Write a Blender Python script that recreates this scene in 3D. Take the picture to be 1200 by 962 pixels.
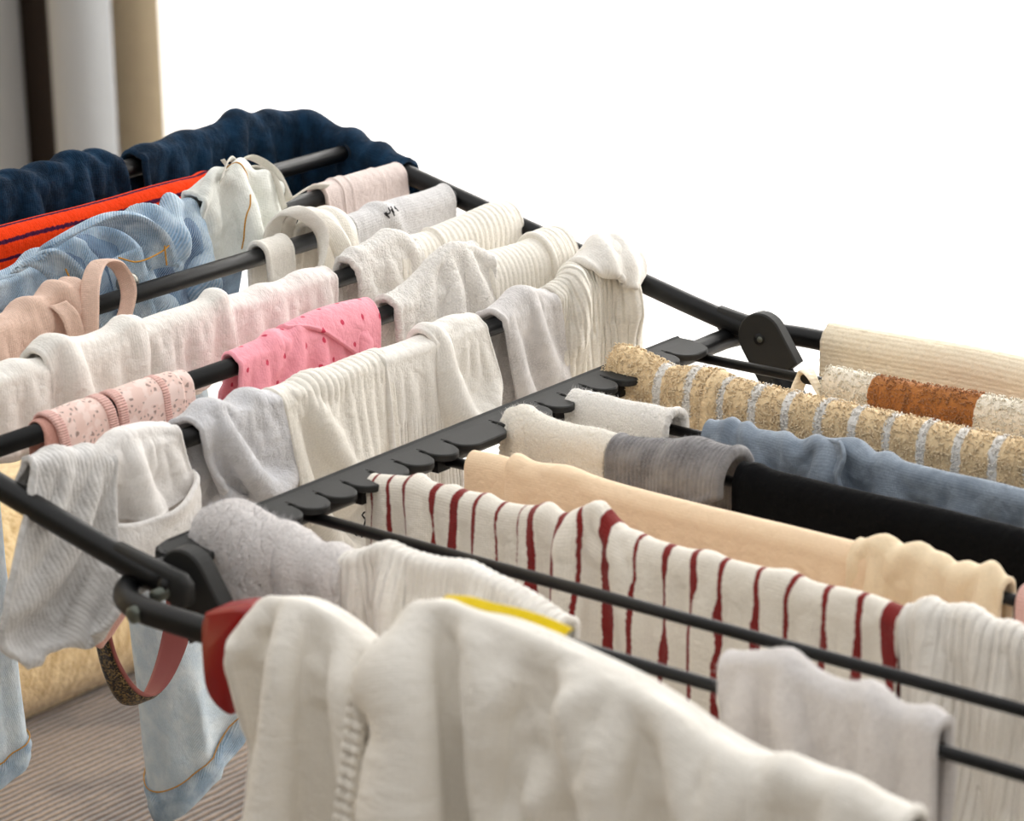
import bpy, math, random
import numpy as np

for o in list(bpy.data.objects): bpy.data.objects.remove(o)
SC = bpy.context.scene
COL = SC.collection
PI = math.pi
H = 0.98                                   # height of the rack's hinge line above the floor

# ------------------------------------------------------------------ camera
cam_d = bpy.data.cameras.new('camera'); cam = bpy.data.objects.new('camera', cam_d); COL.objects.link(cam)
cam.location = (1.0644, -1.0443, 0.54635 + H)
cam.rotation_euler = (1.25914, 0.01494, 0.6684)
cam_d.sensor_fit = 'HORIZONTAL'; cam_d.sensor_width = 36
cam_d.lens = 3234.15 / 1200 * 36
cam_d.clip_start = 0.05; cam_d.clip_end = 60
cam_d.dof.use_dof = True; cam_d.dof.focus_distance = 1.86; cam_d.dof.aperture_fstop = 10.0
SC.camera = cam

# ------------------------------------------------------------------ daylight
w = bpy.data.worlds.new('daylight'); SC.world = w; w.use_nodes = True
bg = w.node_tree.nodes['Background']
bg.inputs[0].default_value = (1.0, 0.995, 0.985, 1); bg.inputs[1].default_value = 0.80
from mathutils import Vector
day_d = bpy.data.lights.new('window_daylight', 'AREA'); day_d.shape = 'RECTANGLE'; day_d.size = 3.6; day_d.size_y = 2.35; day_d.energy = 150; day_d.color = (1.0, 0.995, 0.985)
day = bpy.data.objects.new('window_daylight', day_d); COL.objects.link(day)
day.location = (-.25, 2.62, 1.45); day.rotation_euler = Vector((-.08, -1, -.30)).to_track_quat('-Z', 'Y').to_euler()
SC.view_settings.view_transform = 'Standard'; SC.view_settings.look = 'None'
SC.view_settings.gamma = 1; SC.view_settings.use_curve_mapping = False
SC.view_settings.exposure = 0.60

# ------------------------------------------------------------------ materials
def lin(c):
    return tuple((v / 12.92 if v <= .04045 else ((v + .055) / 1.055) ** 2.4) for v in (x / 255 for x in c))

class NT:
    """small helper to write node trees"""
    def __init__(s, name):
        s.m = bpy.data.materials.new(name); s.m.use_nodes = True
        s.t = s.m.node_tree; s.p = s.t.nodes['Principled BSDF']; s.out = s.t.nodes['Material Output']
    def n(s, typ, **kw):
        x = s.t.nodes.new(typ)
        for k, v in kw.items(): setattr(x, k, v)
        return x
    def put(s, sock, v):
        if isinstance(v, bpy.types.NodeSocket): s.t.links.new(v, sock)
        elif v is not None: sock.default_value = v
    def math(s, op, a, b=None, c=None):
        x = s.n('ShaderNodeMath', operation=op)
        for i, v in enumerate((a, b, c)): s.put(x.inputs[i], v)
        return x.outputs[0]
    def uv(s):
        u = s.n('ShaderNodeUVMap'); x = s.n('ShaderNodeSeparateXYZ'); s.t.links.new(u.outputs[0], x.inputs[0])
        return u.outputs[0], x.outputs[0], x.outputs[1]
    def noise(s, vec, scale, detail=2, rough=.55, out=0):
        x = s.n('ShaderNodeTexNoise'); s.put(x.inputs['Vector'], vec); x.inputs['Scale'].default_value = scale
        x.inputs['Detail'].default_value = detail; x.inputs['Roughness'].default_value = rough
        return x.outputs[out]
    def mix(s, f, a, b, mode='MIX'):
        x = s.n('ShaderNodeMix', data_type='RGBA', blend_type=mode)
        s.put(x.inputs[0], f); s.put(x.inputs[6], a); s.put(x.inputs[7], b)
        return x.outputs[2]
    def sin(s, a, period, phase=0.0):
        return s.math('SINE', s.math('MULTIPLY_ADD', a, 2 * PI / period, phase))
    def smooth(s, v, a, b):
        x = s.n('ShaderNodeMapRange', interpolation_type='SMOOTHSTEP'); s.put(x.inputs[0], v)
        x.inputs[1].default_value = a; x.inputs[2].default_value = b
        return x.outputs[0]
    def attr(s, name):
        return s.n('ShaderNodeAttribute', attribute_name=name).outputs['Fac']
    def bump(s, h, strength, dist=.001):
        x = s.n('ShaderNodeBump'); x.inputs['Strength'].default_value = strength; x.inputs['Distance'].default_value = dist
        s.put(x.inputs['Height'], h); s.t.links.new(x.outputs[0], s.p.inputs['Normal'])
        return x

def fabric(name, rgb, kind='knit', rgb2=None, var=.12, bump=.6, rib=.0045, rough=.92, thin=.0, mottled=None, sheen=.15, wrinkle=.5):
    """cloth in uv metres: kind picks the relief; rgb2 colours where the 'mask' attribute is above 0"""
    n = NT(name); uv, u, v = n.uv()
    c1 = lin(rgb) + (1,)
    big = n.noise(uv, 60, 3)
    fine = n.noise(uv, 900, 2)
    col = n.mix(n.smooth(fine, .3, .75), tuple(x * (1 - var) for x in c1[:3]) + (1,), tuple(min(1, x * (1 + var * .5)) for x in c1[:3]) + (1,))
    if mottled:
        col = n.mix(n.smooth(big, .35, .7), col, lin(mottled) + (1,))
    if rgb2 is not None:
        wob = n.math('MULTIPLY', n.math('SUBTRACT', n.noise(uv, 350, 2), .5), .0018)
        msk = n.smooth(n.math('ADD', n.attr('mask'), wob), -.0004, .0004)
        c2 = lin(rgb2)
        c2a = n.mix(fine, tuple(x * .8 for x in c2) + (1,), tuple(min(1, x * 1.15) for x in c2) + (1,))
        col = n.mix(msk, col, c2a)
    hgt = fine; dist = .0008
    if kind == 'knit':
        hgt = n.math('ADD', n.math('MULTIPLY', n.sin(u, .0016), .12), n.math('ADD', fine, n.math('MULTIPLY', n.noise(uv, 300, 2), 1.0))); dist = .0004
    elif kind == 'rib':
        hgt = n.math('ADD', n.math('MULTIPLY', n.sin(u, rib), 1.2), n.math('MULTIPLY', fine, .8)); dist = .0009
    elif kind == 'crossrib':
        hgt = n.math('ADD', n.math('MULTIPLY', n.sin(v, rib), 1.2), n.math('MULTIPLY', fine, .8)); dist = .0009
    elif kind == 'terry':
        vo = n.n('ShaderNodeTexVoronoi'); n.put(vo.inputs['Vector'], uv); vo.inputs['Scale'].default_value = 900
        hgt = n.math('ADD', n.math('MULTIPLY', n.math('SUBTRACT', 1, vo.outputs['Distance']), .8), n.noise(uv, 600, 3)); dist = .0009
    elif kind == 'fleece':
        hgt = n.math('ADD', n.noise(uv, 420, 4, .7), fine); dist = .0014
    elif kind == 'waffle':
        hgt = n.math('ADD', n.math('MULTIPLY', n.sin(n.math('MULTIPLY_ADD', u, .55, v), .0062), n.sin(n.math('MULTIPLY_ADD', u, .55, n.math('MULTIPLY', v, -1)), .0062)), n.math('MULTIPLY', fine, .6)); dist = .0010
    elif kind == 'weave':
        hgt = n.math('ADD', n.math('MULTIPLY', n.math('ADD', n.sin(u, .0013), n.sin(v, .0013)), .35), n.noise(uv, 500, 2)); dist = .0004
    elif kind == 'denim':
        dg = n.sin(n.math('ADD', u, n.math('MULTIPLY', v, .8)), .0017)
        hgt = n.math('ADD', n.math('MULTIPLY', dg, .5), fine); dist = .0005
        col = n.mix(n.math('MULTIPLY', n.smooth(dg, -.6, 1), .35), col, lin((226, 234, 240)) + (1,))
    elif kind == 'mesh':
        cell = n.math('MULTIPLY', n.sin(n.math('ADD', u, v), .0036), n.sin(n.math('SUBTRACT', u, v), .0036))
        hole = n.smooth(cell, .45, .75)
        col = n.mix(n.math('MULTIPLY', hole, .30), col, tuple(x * .35 for x in c1[:3]) + (1,))
        hgt = n.math('SUBTRACT', fine, hole); dist = .0008
    n.put(n.p.inputs['Base Color'], col)
    n.p.inputs['Roughness'].default_value = rough
    n.p.inputs['Specular IOR Level'].default_value = .15
    n.p.inputs['Sheen Weight'].default_value = sheen; n.p.inputs['Sheen Roughness'].default_value = .6
    b = n.bump(hgt, bump, dist)
    if wrinkle:
        b2 = n.n('ShaderNodeBump'); b2.inputs['Strength'].default_value = wrinkle; b2.inputs['Distance'].default_value = .004
        cr = n.math('ADD', n.noise(uv, 48, 4, .55), n.math('MULTIPLY', n.math('ABSOLUTE', n.math('SUBTRACT', n.noise(uv, 85, 3, .5), .5)), 1.2))
        n.put(b2.inputs['Height'], cr); n.t.links.new(b2.outputs[0], b.inputs['Normal'])
    if thin > 0:
        tr = n.n('ShaderNodeBsdfTranslucent'); n.put(tr.inputs[0], col)
        mx = n.n('ShaderNodeMixShader'); mx.inputs[0].default_value = thin
        n.t.links.new(n.p.outputs[0], mx.inputs[1]); n.t.links.new(tr.outputs[0], mx.inputs[2]); n.t.links.new(mx.outputs[0], n.out.inputs[0])
    return n.m

def plain(name, rgb, rough=.5, metal=0.0, bump=0, bscale=400, spec=.5):
    n = NT(name); tc = n.n('ShaderNodeTexCoord').outputs['Object']
    c = lin(rgb)
    col = n.mix(n.noise(tc, 30, 3), tuple(x * .88 for x in c) + (1,), tuple(min(1, x * 1.1) for x in c) + (1,))
    n.put(n.p.inputs['Base Color'], col); n.p.inputs['Roughness'].default_value = rough
    n.p.inputs['Metallic'].default_value = metal; n.p.inputs['Specular IOR Level'].default_value = spec
    if bump: n.bump(n.noise(tc, bscale, 3), bump, .0004)
    return n.m

M = {}
M['rod'] = plain('black_powder_coated_steel', (9, 9, 10), .40, 0, .15, 900, .3)
M['plastic'] = plain('black_plastic', (40, 40, 39), .6, 0, .25, 1200, .3)
M['plastic_dark'] = plain('dark_plastic', (14, 14, 15), .5, 0, .2, 1200, .3)
M['bolt'] = plain('dull_bolt', (92, 96, 88), .35, .6)
M['red'] = plain('red_plastic', (146, 4, 9), .3, 0, .05, 300)
M['steel'] = plain('bare_steel', (190, 190, 188), .3, .9)

# ------------------------------------------------------------------ mesh helpers
def obj(name, data, mat=None, parent=None, loc=(0, 0, 0), rot=None):
    o = bpy.data.objects.new(name, data); COL.objects.link(o)
    if parent is not None: o.parent = parent
    o.location = loc
    if rot is not None: o.rotation_euler = rot
    if mat is not None and data is not None and not data.materials: data.materials.append(mat)
    return o

def mesh(name, V, Fc, uv=None, mask=None, smooth=True):
    m = bpy.data.meshes.new(name)
    m.from_pydata(np.asarray(V).reshape(-1, 3).tolist(), [], [tuple(int(i) for i in f) for f in Fc])
    if uv is not None:
        l = m.uv_layers.new(name='UVMap'); vi = np.empty(len(m.loops), np.int32); m.loops.foreach_get('vertex_index', vi)
        l.data.foreach_set('uv', np.asarray(uv, np.float32)[vi].ravel())
    if mask is not None:
        a = m.attributes.new('mask', 'FLOAT', 'POINT'); a.data.foreach_set('value', np.asarray(mask, np.float32))
    if smooth: m.polygons.foreach_set('use_smooth', np.ones(len(m.polygons), bool))
    m.update()
    return m

def wpos(o):
    p = Vector((0, 0, 0))
    while o is not None: p += o.location; o = o.parent
    return np.array(p)

def part(name, data, mat, parent=None, base=None, label=None):
    """link a mesh whose vertices are in world metres; its origin goes to base (or to the parent's origin)"""
    b = np.array(base) if base is not None else (wpos(parent) if parent is not None else np.zeros(3))
    co = np.empty(len(data.vertices) * 3); data.vertices.foreach_get('co', co)
    co = co.reshape(-1, 3) - b; data.vertices.foreach_set('co', co.ravel()); data.update()
    o = obj(name, data, mat, parent, tuple(b - (wpos(parent) if parent is not None else 0)))
    if label: o['label'] = label
    return o

def tag(o, label, cat, group=None):
    o['label'] = label; o['category'] = cat
    if group: o['group'] = group
    return o

def thing(name, loc, label, cat, group=None):
    return tag(obj(name, None, None, None, tuple(loc)), label, cat, group)

def structure(o): o['kind'] = 'structure'; return o

def catmull(P, n):
    P = np.asarray(P, float); k = len(P)
    d = np.r_[0, np.cumsum(np.linalg.norm(np.diff(P, axis=0), axis=1))]
    T = np.empty_like(P); T[1:-1] = (P[2:] - P[:-2]) / (d[2:] - d[:-2])[:, None]
    T[0] = (P[1] - P[0]) / (d[1] - d[0]); T[-1] = (P[-1] - P[-2]) / (d[-1] - d[-2])
    x = np.linspace(0, d[-1], n); i = np.clip(np.searchsorted(d, x, 'right') - 1, 0, k - 2)
    h = (d[i + 1] - d[i])[:, None]; s = ((x - d[i])[:, None]) / h
    return ((2 * s**3 - 3 * s**2 + 1) * P[i] + (s**3 - 2 * s**2 + s) * h * T[i] + (-2 * s**3 + 3 * s**2) * P[i + 1] + (s**3 - s**2) * h * T[i + 1])

def sweep(P, r, k=16, closed=False, squash=1.0):
    """round tube along a polyline; r may be an array"""
    P = np.asarray(P, float); n = len(P); r = np.broadcast_to(r, (n,))
    T = np.roll(P, -1, 0) - np.roll(P, 1, 0) if closed else np.gradient(P, axis=0)
    T /= np.linalg.norm(T, axis=1)[:, None]
    up = np.array([0, 0, 1.0]) if abs(T[0, 2]) < .9 else np.array([1.0, 0, 0])
    N = np.cross(T[0], np.cross(up, T[0])); N /= np.linalg.norm(N)
    V = []; a = np.linspace(0, 2 * PI, k, endpoint=False)
    for i in range(n):
        N = N - T[i] * (N @ T[i]); N /= np.linalg.norm(N); B = np.cross(T[i], N)
        V.append(P[i] + r[i] * (np.cos(a)[:, None] * N * squash + np.sin(a)[:, None] * B))
    V = np.concatenate(V); F = []
    m = n if closed else n - 1
    for i in range(m):
        a0 = i * k; b0 = ((i + 1) % n) * k
        for j in range(k): F.append((a0 + j, a0 + (j + 1) % k, b0 + (j + 1) % k, b0 + j))
    if not closed: F.append(tuple(range(k))[::-1]); F.append(tuple(range((n - 1) * k, n * k)))
    return V, F

def round_path(P, rad, n=8):
    """polyline with its inner corners rounded"""
    P = [np.array(p, float) for p in P]; out = [P[0]]
    for a, b, c in zip(P, P[1:], P[2:]):
        u = (a - b) / np.linalg.norm(a - b); v = (c - b) / np.linalg.norm(c - b)
        s, e = b + u * rad, b + v * rad
        for t in np.linspace(0, 1, n): out.append((1 - t)**2 * s + 2 * t * (1 - t) * b + t * t * e)
    out.append(P[-1]); return np.array(out)

def densify(P, step):
    out = []
    for a, b in zip(P, P[1:]):
        k = max(1, int(np.linalg.norm(b - a) / step))
        for i in range(k): out.append(a + (b - a) * i / k)
    out.append(P[-1]); return np.array(out)

def prism(outline, h0, h1, axis='z', bev=.0008):
    """extruded outline (2d points) with a small bevel; axis is the extrusion direction"""
    O = np.asarray(outline, float); k = len(O)
    e = np.roll(O, -1, 0) - np.roll(O, 1, 0); nn = np.stack([e[:, 1], -e[:, 0]], 1); nn /= np.linalg.norm(nn, axis=1)[:, None] + 1e-12
    area = np.sum(O[:, 0] * np.roll(O[:, 1], -1) - O[:, 1] * np.roll(O[:, 0], -1))
    if area < 0: nn = -nn
    inn = O - nn * bev
    L = [(inn, h0), (O, h0 + bev), (O, h1 - bev), (inn, h1)]
    V = []
    for q, h in L:
        for x, y in q: V.append({'z': (x, y, h), 'y': (x, h, y), 'x': (h, x, y)}[axis])
    F = []
    for l in range(3):
        for j in range(k): F.append((l * k + j, l * k + (j + 1) % k, (l + 1) * k + (j + 1) % k, (l + 1) * k + j))
    F.append(tuple(range(k))[::-1]); F.append(tuple(range(3 * k, 4 * k)))
    return np.array(V), F

def join(*parts):
    V, F, n = [], [], 0
    for v, f in parts:
        V.append(v); F += [tuple(i + n for i in q) for q in f]; n += len(v)
    return np.concatenate(V), F

# ------------------------------------------------------------------ noise and cloth
def vnoise(x, y, seed):
    rs = np.random.RandomState(seed); tab = rs.rand(64, 64) * 2 - 1
    xi = np.floor(x).astype(int); yi = np.floor(y).astype(int); fx = x - xi; fy = y - yi
    fx = fx**3 * (fx * (fx * 6 - 15) + 10); fy = fy**3 * (fy * (fy * 6 - 15) + 10)
    g = lambda a, b: tab[a % 64, b % 64]
    return (g(xi, yi) * (1 - fx) + g(xi + 1, yi) * fx) * (1 - fy) + (g(xi, yi + 1) * (1 - fx) + g(xi + 1, yi + 1) * fx) * fy

def sstep(a, b, x):
    t = np.clip((x - a) / (b - a), 0, 1); return t * t * (3 - 2 * t)

def prof(v, q):
    """a number, or a list of values spread evenly over 0..1, or (q, value) pairs: smooth interpolation"""
    if np.isscalar(v): return np.full_like(q, float(v))
    v = list(v)
    if isinstance(v[0], (tuple, list)): xs = np.array([a for a, b in v]); ys = np.array([b for a, b in v])
    else: xs = np.linspace(0, 1, len(v)); ys = np.array(v)
    m = np.gradient(ys, xs) if len(xs) > 2 else np.full(len(xs), (ys[1] - ys[0]) / (xs[1] - xs[0]))
    i = np.clip(np.searchsorted(xs, q, 'right') - 1, 0, len(xs) - 2); h = xs[i + 1] - xs[i]; s = np.clip((q - xs[i]) / h, 0, 1)
    return ((2 * s**3 - 3 * s**2 + 1) * ys[i] + (s**3 - 2 * s**2 + s) * h * m[i] + (-2 * s**3 + 3 * s**2) * ys[i + 1] + (s**3 - s**2) * h * m[i + 1])

def normals(C):
    du = np.gradient(C, axis=1); dv = np.gradient(C, axis=0)
    N = np.cross(dv, du); return N / (np.linalg.norm(N, axis=2)[..., None] + 1e-12)

def shell(C, th, U, W, rim=None, mask=None, hem=0.0, both=True):
    """closed cloth with rounded hems from a grid of centre points"""
    ns, nt, _ = C.shape; N = normals(C); rim = rim or th * .5
    du = np.linalg.norm(np.diff(C, axis=1), axis=2); dv = np.linalg.norm(np.diff(C, axis=0), axis=2)
    a = np.concatenate([np.zeros((ns, 1)), np.cumsum(du, 1)], 1); b = np.concatenate([np.zeros((1, nt)), np.cumsum(dv, 0)], 0)
    d = np.minimum(np.minimum(a, a[:, -1:] - a), np.minimum(b, b[-1:] - b))
    e = np.sqrt(np.clip(1 - (1 - np.minimum(d / rim, 1))**2, 0, 1)) * th / 2 + .0001
    if hem: e = e + hem * np.exp(-((d - 2.2 * hem) / (1.6 * hem))**2)
    top = C + N * e[..., None]; bot = C - N * e[..., None]
    idx = np.arange(ns * nt).reshape(ns, nt); k = ns * nt
    q = np.stack([idx[:-1, :-1], idx[:-1, 1:], idx[1:, 1:], idx[1:, :-1]], -1).reshape(-1, 4)
    F = [q[:, ::-1], q + k]
    ring = np.r_[idx[0, :-1], idx[:-1, -1], idx[-1, :0:-1], idx[:0:-1, 0]]; r2 = np.roll(ring, -1)
    F.append(np.stack([ring, r2, r2 + k, ring + k], -1))
    uv = np.stack([U, W], -1).reshape(-1, 2); uv = np.concatenate([uv, uv])
    mk = None if mask is None else np.concatenate([mask.ravel(), mask.ravel()])
    return np.concatenate([top.reshape(-1, 3), bot.reshape(-1, 3)]), np.concatenate(F), uv, mk

def resample(A, x, axis):
    """cubic interpolation of a grid at fractional indices x"""
    A = np.moveaxis(np.asarray(A, float), axis, 0); n = len(A); i = np.clip(x.astype(int), 0, n - 2); u = (x - i).reshape((-1,) + (1,) * (A.ndim - 1))
    p0, p1, p2, p3 = A[np.maximum(i - 1, 0)], A[i], A[i + 1], A[np.minimum(i + 2, n - 1)]
    out = .5 * (2 * p1 + (p2 - p0) * u + (2 * p0 - 5 * p1 + 4 * p2 - p3) * u**2 + (3 * p1 - p0 - 3 * p2 + p3) * u**3)
    return np.moveaxis(out, 0, axis)

def settle(C, s, a_of, th, steps=110, su=1.1, sv=1.0, pin=.006, bend=.12, grav=1.0, seed=1, iters=5):
    """let a draped grid hang: position based cloth with extra width, its crest held by the rail"""
    P = C.copy(); prev = P.copy(); ns, nt, _ = P.shape
    rs = np.random.RandomState(seed)
    L = lambda A, B: np.linalg.norm(A - B, axis=-1, keepdims=True)
    grow = 1 + (su - 1) * sstep(pin, pin + .03, np.abs(s))[..., None]
    rU = L(C[:, 1:], C[:, :-1]) * (grow[:, 1:] + grow[:, :-1]) / 2; rV = L(C[1:], C[:-1]) * sv
    rD = np.sqrt(((rU[1:] + rU[:-1]) / 2)**2 + ((rV[:, 1:] + rV[:, :-1]) / 2)**2)
    rU2 = rU[:, 1:] + rU[:, :-1]; rV2 = rV[1:] + rV[:-1]
    fixed = (np.abs(s) < pin)[..., None]; front = s > 0; amin = th * .5 + .0006
    def con(A, B, r, k):
        d = P[B] - P[A]; l = np.linalg.norm(d, axis=-1, keepdims=True) + 1e-9; c = d * ((l - r) / l * .5 * k)
        P[A] += c; P[B] -= c
    S = np.s_
    for it in range(steps):
        v = (P - prev) * .93; prev = P.copy()
        P = P + v; P[..., 2] -= .00010 * grav
        for k in range(iters):
            for o in (0, 1):
                n = (nt - 1 - o) // 2 * 2 + o
                con(S[:, o:nt - 1:2], S[:, o + 1:nt:2], rU[:, o::2], 1.0)
                con(S[o:ns - 1:2], S[o + 1:ns:2], rV[o::2], 1.0)
            con(S[:-1, :-1], S[1:, 1:], rD, .25); con(S[:-1, 1:], S[1:, :-1], rD, .25)
            con(S[:, :-2], S[:, 2:], rU2 * .97, bend); con(S[:-2], S[2:], rV2 * .985, bend)
            a, fdir, hgt, r_, udir = a_of(P)
            lm = np.where(np.abs(hgt) < r_ + th * .5, r_ + th * .5 + .0015, amin)
            push = np.where(front, np.maximum(lm - a, 0), np.minimum(-lm - a, 0)); P += fdir * push[..., None]
            for j in (0, -1): P[:, j] -= udir[:, j] * np.sum((P[:, j] - C[:, j]) * udir[:, j], -1)[:, None]
            P = np.where(fixed, C, P)
    return P

TILT = 0.2272; CT, ST = math.cos(TILT), math.sin(TILT)
def wing(d, y): return np.array([-d * CT, y, d * ST + H])
LD = {1: .0833 / CT, 2: .1356 / CT, 3: .1918 / CT, 4: .2462 / CT, 5: .2977 / CT, 6: .3483 / CT, 7: .4160}
RY = {1: .567, 2: .4825, 3: .412, 4: .3395, 5: .2779, 6: .2071, 7: .1392, 8: .0809, 9: .016, 10: -.083}
ZR = H - .012
RL, RR, RT = .0062, .0035, .0074          # radii: wing rods, body rods, frame tubes

def rail(key):
    """path function t -> (point, along, front) and radius of a rail clothes hang on"""
    k = int(key[1:])
    if key[0] == 'L':
        O = wing(LD[k], 0); u = np.array([0, 1., 0]); f = np.array([1., 0, 0]); r = RL if k < 7 else RT
    else:
        O = np.array([0, RY[k], ZR]); u = np.array([1., 0, 0]); f = np.array([0, -1., 0]); r = RT if k in (1, 10) else RR
    def fn(t): return O + t[..., None] * u, np.broadcast_to(u, t.shape + (3,)), np.broadcast_to(f, t.shape + (3,))
    return fn, r

def corner_rail():
    """the outer tube of the wing and its rounded far corner"""
    P = densify(round_path([wing(.416, 0), wing(.416, .5355), wing(.20, .5355)], .045, 14), .004)
    d = np.r_[0, np.cumsum(np.linalg.norm(np.diff(P, axis=0), axis=1))]
    T = np.gradient(P, axis=0); T /= np.linalg.norm(T, axis=1)[:, None]
    Fv = np.cross(T, [0, 0, 1.]); Fv /= np.linalg.norm(Fv, axis=1)[:, None]
    def fn(t):
        I = lambda A: np.stack([np.interp(t, d, A[:, i]) for i in range(3)], -1)
        return I(P), I(T), I(Fv)
    return fn, RT

def drape(key, t0, t1, F, B, th=.003, lift=0, nt=64, ns=76, toeF=0, toeB=0, slantF=0, slantB=0, narrowF=0, narrowB=0, flareF=0, flareB=0,
          folds=(), bumps=(), nz=(.003, .022, .07), tn=.0, seed=1, hem=0.0, ribs=None, rough=0, mask=None, wide=.42, gap=.0006, edge=None, rim=None, uvoff=0.0, curlF=0, hang=None):
    """cloth hung over a rail: t runs along the rail, s across it (front positive, back negative), both in metres of cloth"""
    fn, r = corner_rail() if key == 'corner' else rail(key)
    q = np.linspace(0, 1, nt)[None, :].repeat(ns, 0)
    n0 = int(ns * .42); n1 = ns - n0
    wq = np.r_[-(np.linspace(1, 0, n0, endpoint=False)**1.25), np.linspace(0, 1, n1)**1.25][:, None].repeat(nt, 1)
    Fq = prof(F, q); Bq = prof(B, q); s = np.where(wq >= 0, wq * Fq, wq * Bq)
    aw = np.abs(wq)
    half = (t1 - t0) / 2; mid = (t1 + t0) / 2
    nar = 1 - np.where(wq >= 0, narrowF, narrowB) * aw
    for sgn, toe in ((1, toeF), (-1, toeB)):
        if toe > 0:
            L_ = np.where(wq * sgn >= 0, np.where(sgn > 0, Fq, Bq), 1e9); x = np.clip((np.abs(s) - (L_ - toe)) / toe, 0, 1) * (wq * sgn >= 0)
            nar = nar * np.sqrt(np.clip(1 - (x * .985)**2.4, 0, 1))
    t = mid + (2 * q - 1) * half * nar + np.where(s >= 0, slantF, slantB) * s
    if edge: t = t + edge * vnoise(s / .02 + 3, q * 3, seed + 50) * (np.abs(2 * q - 1)**3)
    # slow wander of the hanging sides
    lf = np.maximum(prof(lift, q), 0)
    rr = r + th / 2 + gap
    hh = rr + lf; ww = rr + wide * lf
    arc = PI / 2 * np.sqrt((hh**2 + ww**2) / 2)
    ph = np.clip(s / arc, -1, 1) * PI / 2
    over = np.maximum(np.abs(s) - arc, 0); sg = np.sign(s)
    a = ww * np.sin(ph); h = hh * np.cos(ph) - over
    nf = np.sin(ph); nh = np.cos(ph)
    flare = np.where(s >= 0, flareF, flareB)
    a = a + sg * flare * over
    if curlF: a = a + np.where(s > 0, curlF * sstep(.5, 1, wq), 0)
    tot = (q - .5) * (t1 - t0)
    dep = sstep(0, .045, over)
    disp = np.zeros_like(q)
    A, st, sl = nz
    if A:
        tt = tot + .35 * s * slantF
        wx = .35 * vnoise(tt / .05 + 2, s / .04 + 1, seed + 30)
        disp += A * (.18 + .82 * dep) * (vnoise(tt / (st * 1.5) + 11 + wx, s / sl + 7 + .4 * tt / st, seed) + .30 * vnoise(tt / (st * .6) + 5 + wx * 2, s / (sl * .45) + 3 - .7 * tt / st, seed + 1))
    for fo in folds:
        qc, wd, am, sla = fo[:4]; s0, s1 = fo[4:6] if len(fo) > 5 else (-1, 1); sharp = fo[6] if len(fo) > 6 else 0
        x = (tot - (qc - .5) * (t1 - t0) - sla * s) / wd
        if sharp > 0: g = np.where(x > 0, np.exp(-x * x * 14), np.exp(-x * x))
        elif sharp < 0: g = np.where(x < 0, np.exp(-x * x * 14), np.exp(-x * x))
        else: g = np.exp(-x * x)
        win = sstep(s0 - .012, s0 + .006, s) * (1 - sstep(s1 - .006, s1 + .012, s))
        disp += am * g * win
    for (qb, sb, rb, am) in bumps:
        x = (tot - (qb - .5) * (t1 - t0)); disp += am * np.exp(-((x)**2 + (s - sb)**2) / rb**2)
    if ribs:
        per, am, s0, s1 = ribs[:4]; ax = ribs[4] if len(ribs) > 4 else 'u'
        ph_ = (tot * nar ** 0 if ax == 'u' else s) * 2 * PI / per
        disp += am * np.sin(ph_) * sstep(s0 - .004, s0 + .004, s) * (1 - sstep(s1 - .004, s1 + .004, s))
    if rough:
        disp += rough * (vnoise(tot / .0016 + 2, s / .0016 + 9, seed + 7) + .5 * vnoise(tot / .0030 + 2, s / .0030 + 9, seed + 8))
    top = 1 - sstep(0, .01, over)
    disp = np.where(disp < 0, disp * (1 - top) , disp)
    lim = -(np.abs(a) - th * .5 - .0004); disp = np.where(over > 0, np.maximum(disp, lim), disp)
    O, uu, f = fn(t)
    C = O + f * (a + nf * disp * np.where(over > 0, 1, 1))[..., None] + np.array([0, 0, 1.]) * (h + nh * disp)[..., None]
    if tn: C = C + uu * (tn * vnoise(s / .03 + 1, q * 2 + 4, seed + 20) * dep)[..., None]
    if hang:
        hang = dict(hang); gi, gj = hang.pop('grid', (40, 44))
        ii = np.linspace(0, ns - 1, gi); jj = np.linspace(0, nt - 1, gj)
        Cc = resample(resample(C, ii, 0), jj, 1); sc = resample(resample(s[..., None], ii, 0), jj, 1)[..., 0]
        Oc = resample(resample(np.broadcast_to(O, C.shape), ii, 0), jj, 1); fc = resample(resample(np.broadcast_to(f, C.shape), ii, 0), jj, 1); uc = resample(resample(np.broadcast_to(uu, C.shape), ii, 0), jj, 1)
        D = settle(Cc, sc, lambda P: (np.sum((P - Oc) * fc, -1), fc, P[..., 2] - Oc[..., 2], r, uc), th, seed=seed, **hang) - Cc
        C = C + resample(resample(D, np.linspace(0, gi - 1, ns), 0), np.linspace(0, gj - 1, nt), 1)
    mk = None if mask is None else mask(t, s)
    V, Fc, uv, mk = shell(C, th, t + uvoff, s, rim=rim, mask=mk, hem=hem)
    origin = np.array(fn(np.array([mid]))[0][0]) + np.array([0, 0, r])
    return V, Fc, uv, mk, origin, C

def garment(name, mat, label, cat, args, group=None, fuzz=None, **kw):
    V, F, uv, mk, org, C = drape(*args, **kw)
    o = part(name, mesh(name, V, F, uv, mk), mat, None, org); LAST['C'] = C; LAST['name'] = o.name
    tag(o, label, cat, group)
    if fuzz: add_fuzz(o, C, *fuzz)
    return o

def drape_part(name, mat, parent, args, label=None, fuzz=None, **kw):
    V, F, uv, mk, org, C = drape(*args, **kw)
    o = part(name, mesh(name, V, F, uv, mk), mat, parent, None, label); LAST['C'] = C; LAST['part'] = o.name
    if fuzz: add_fuzz(o, C, *fuzz)
    return o

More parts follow.
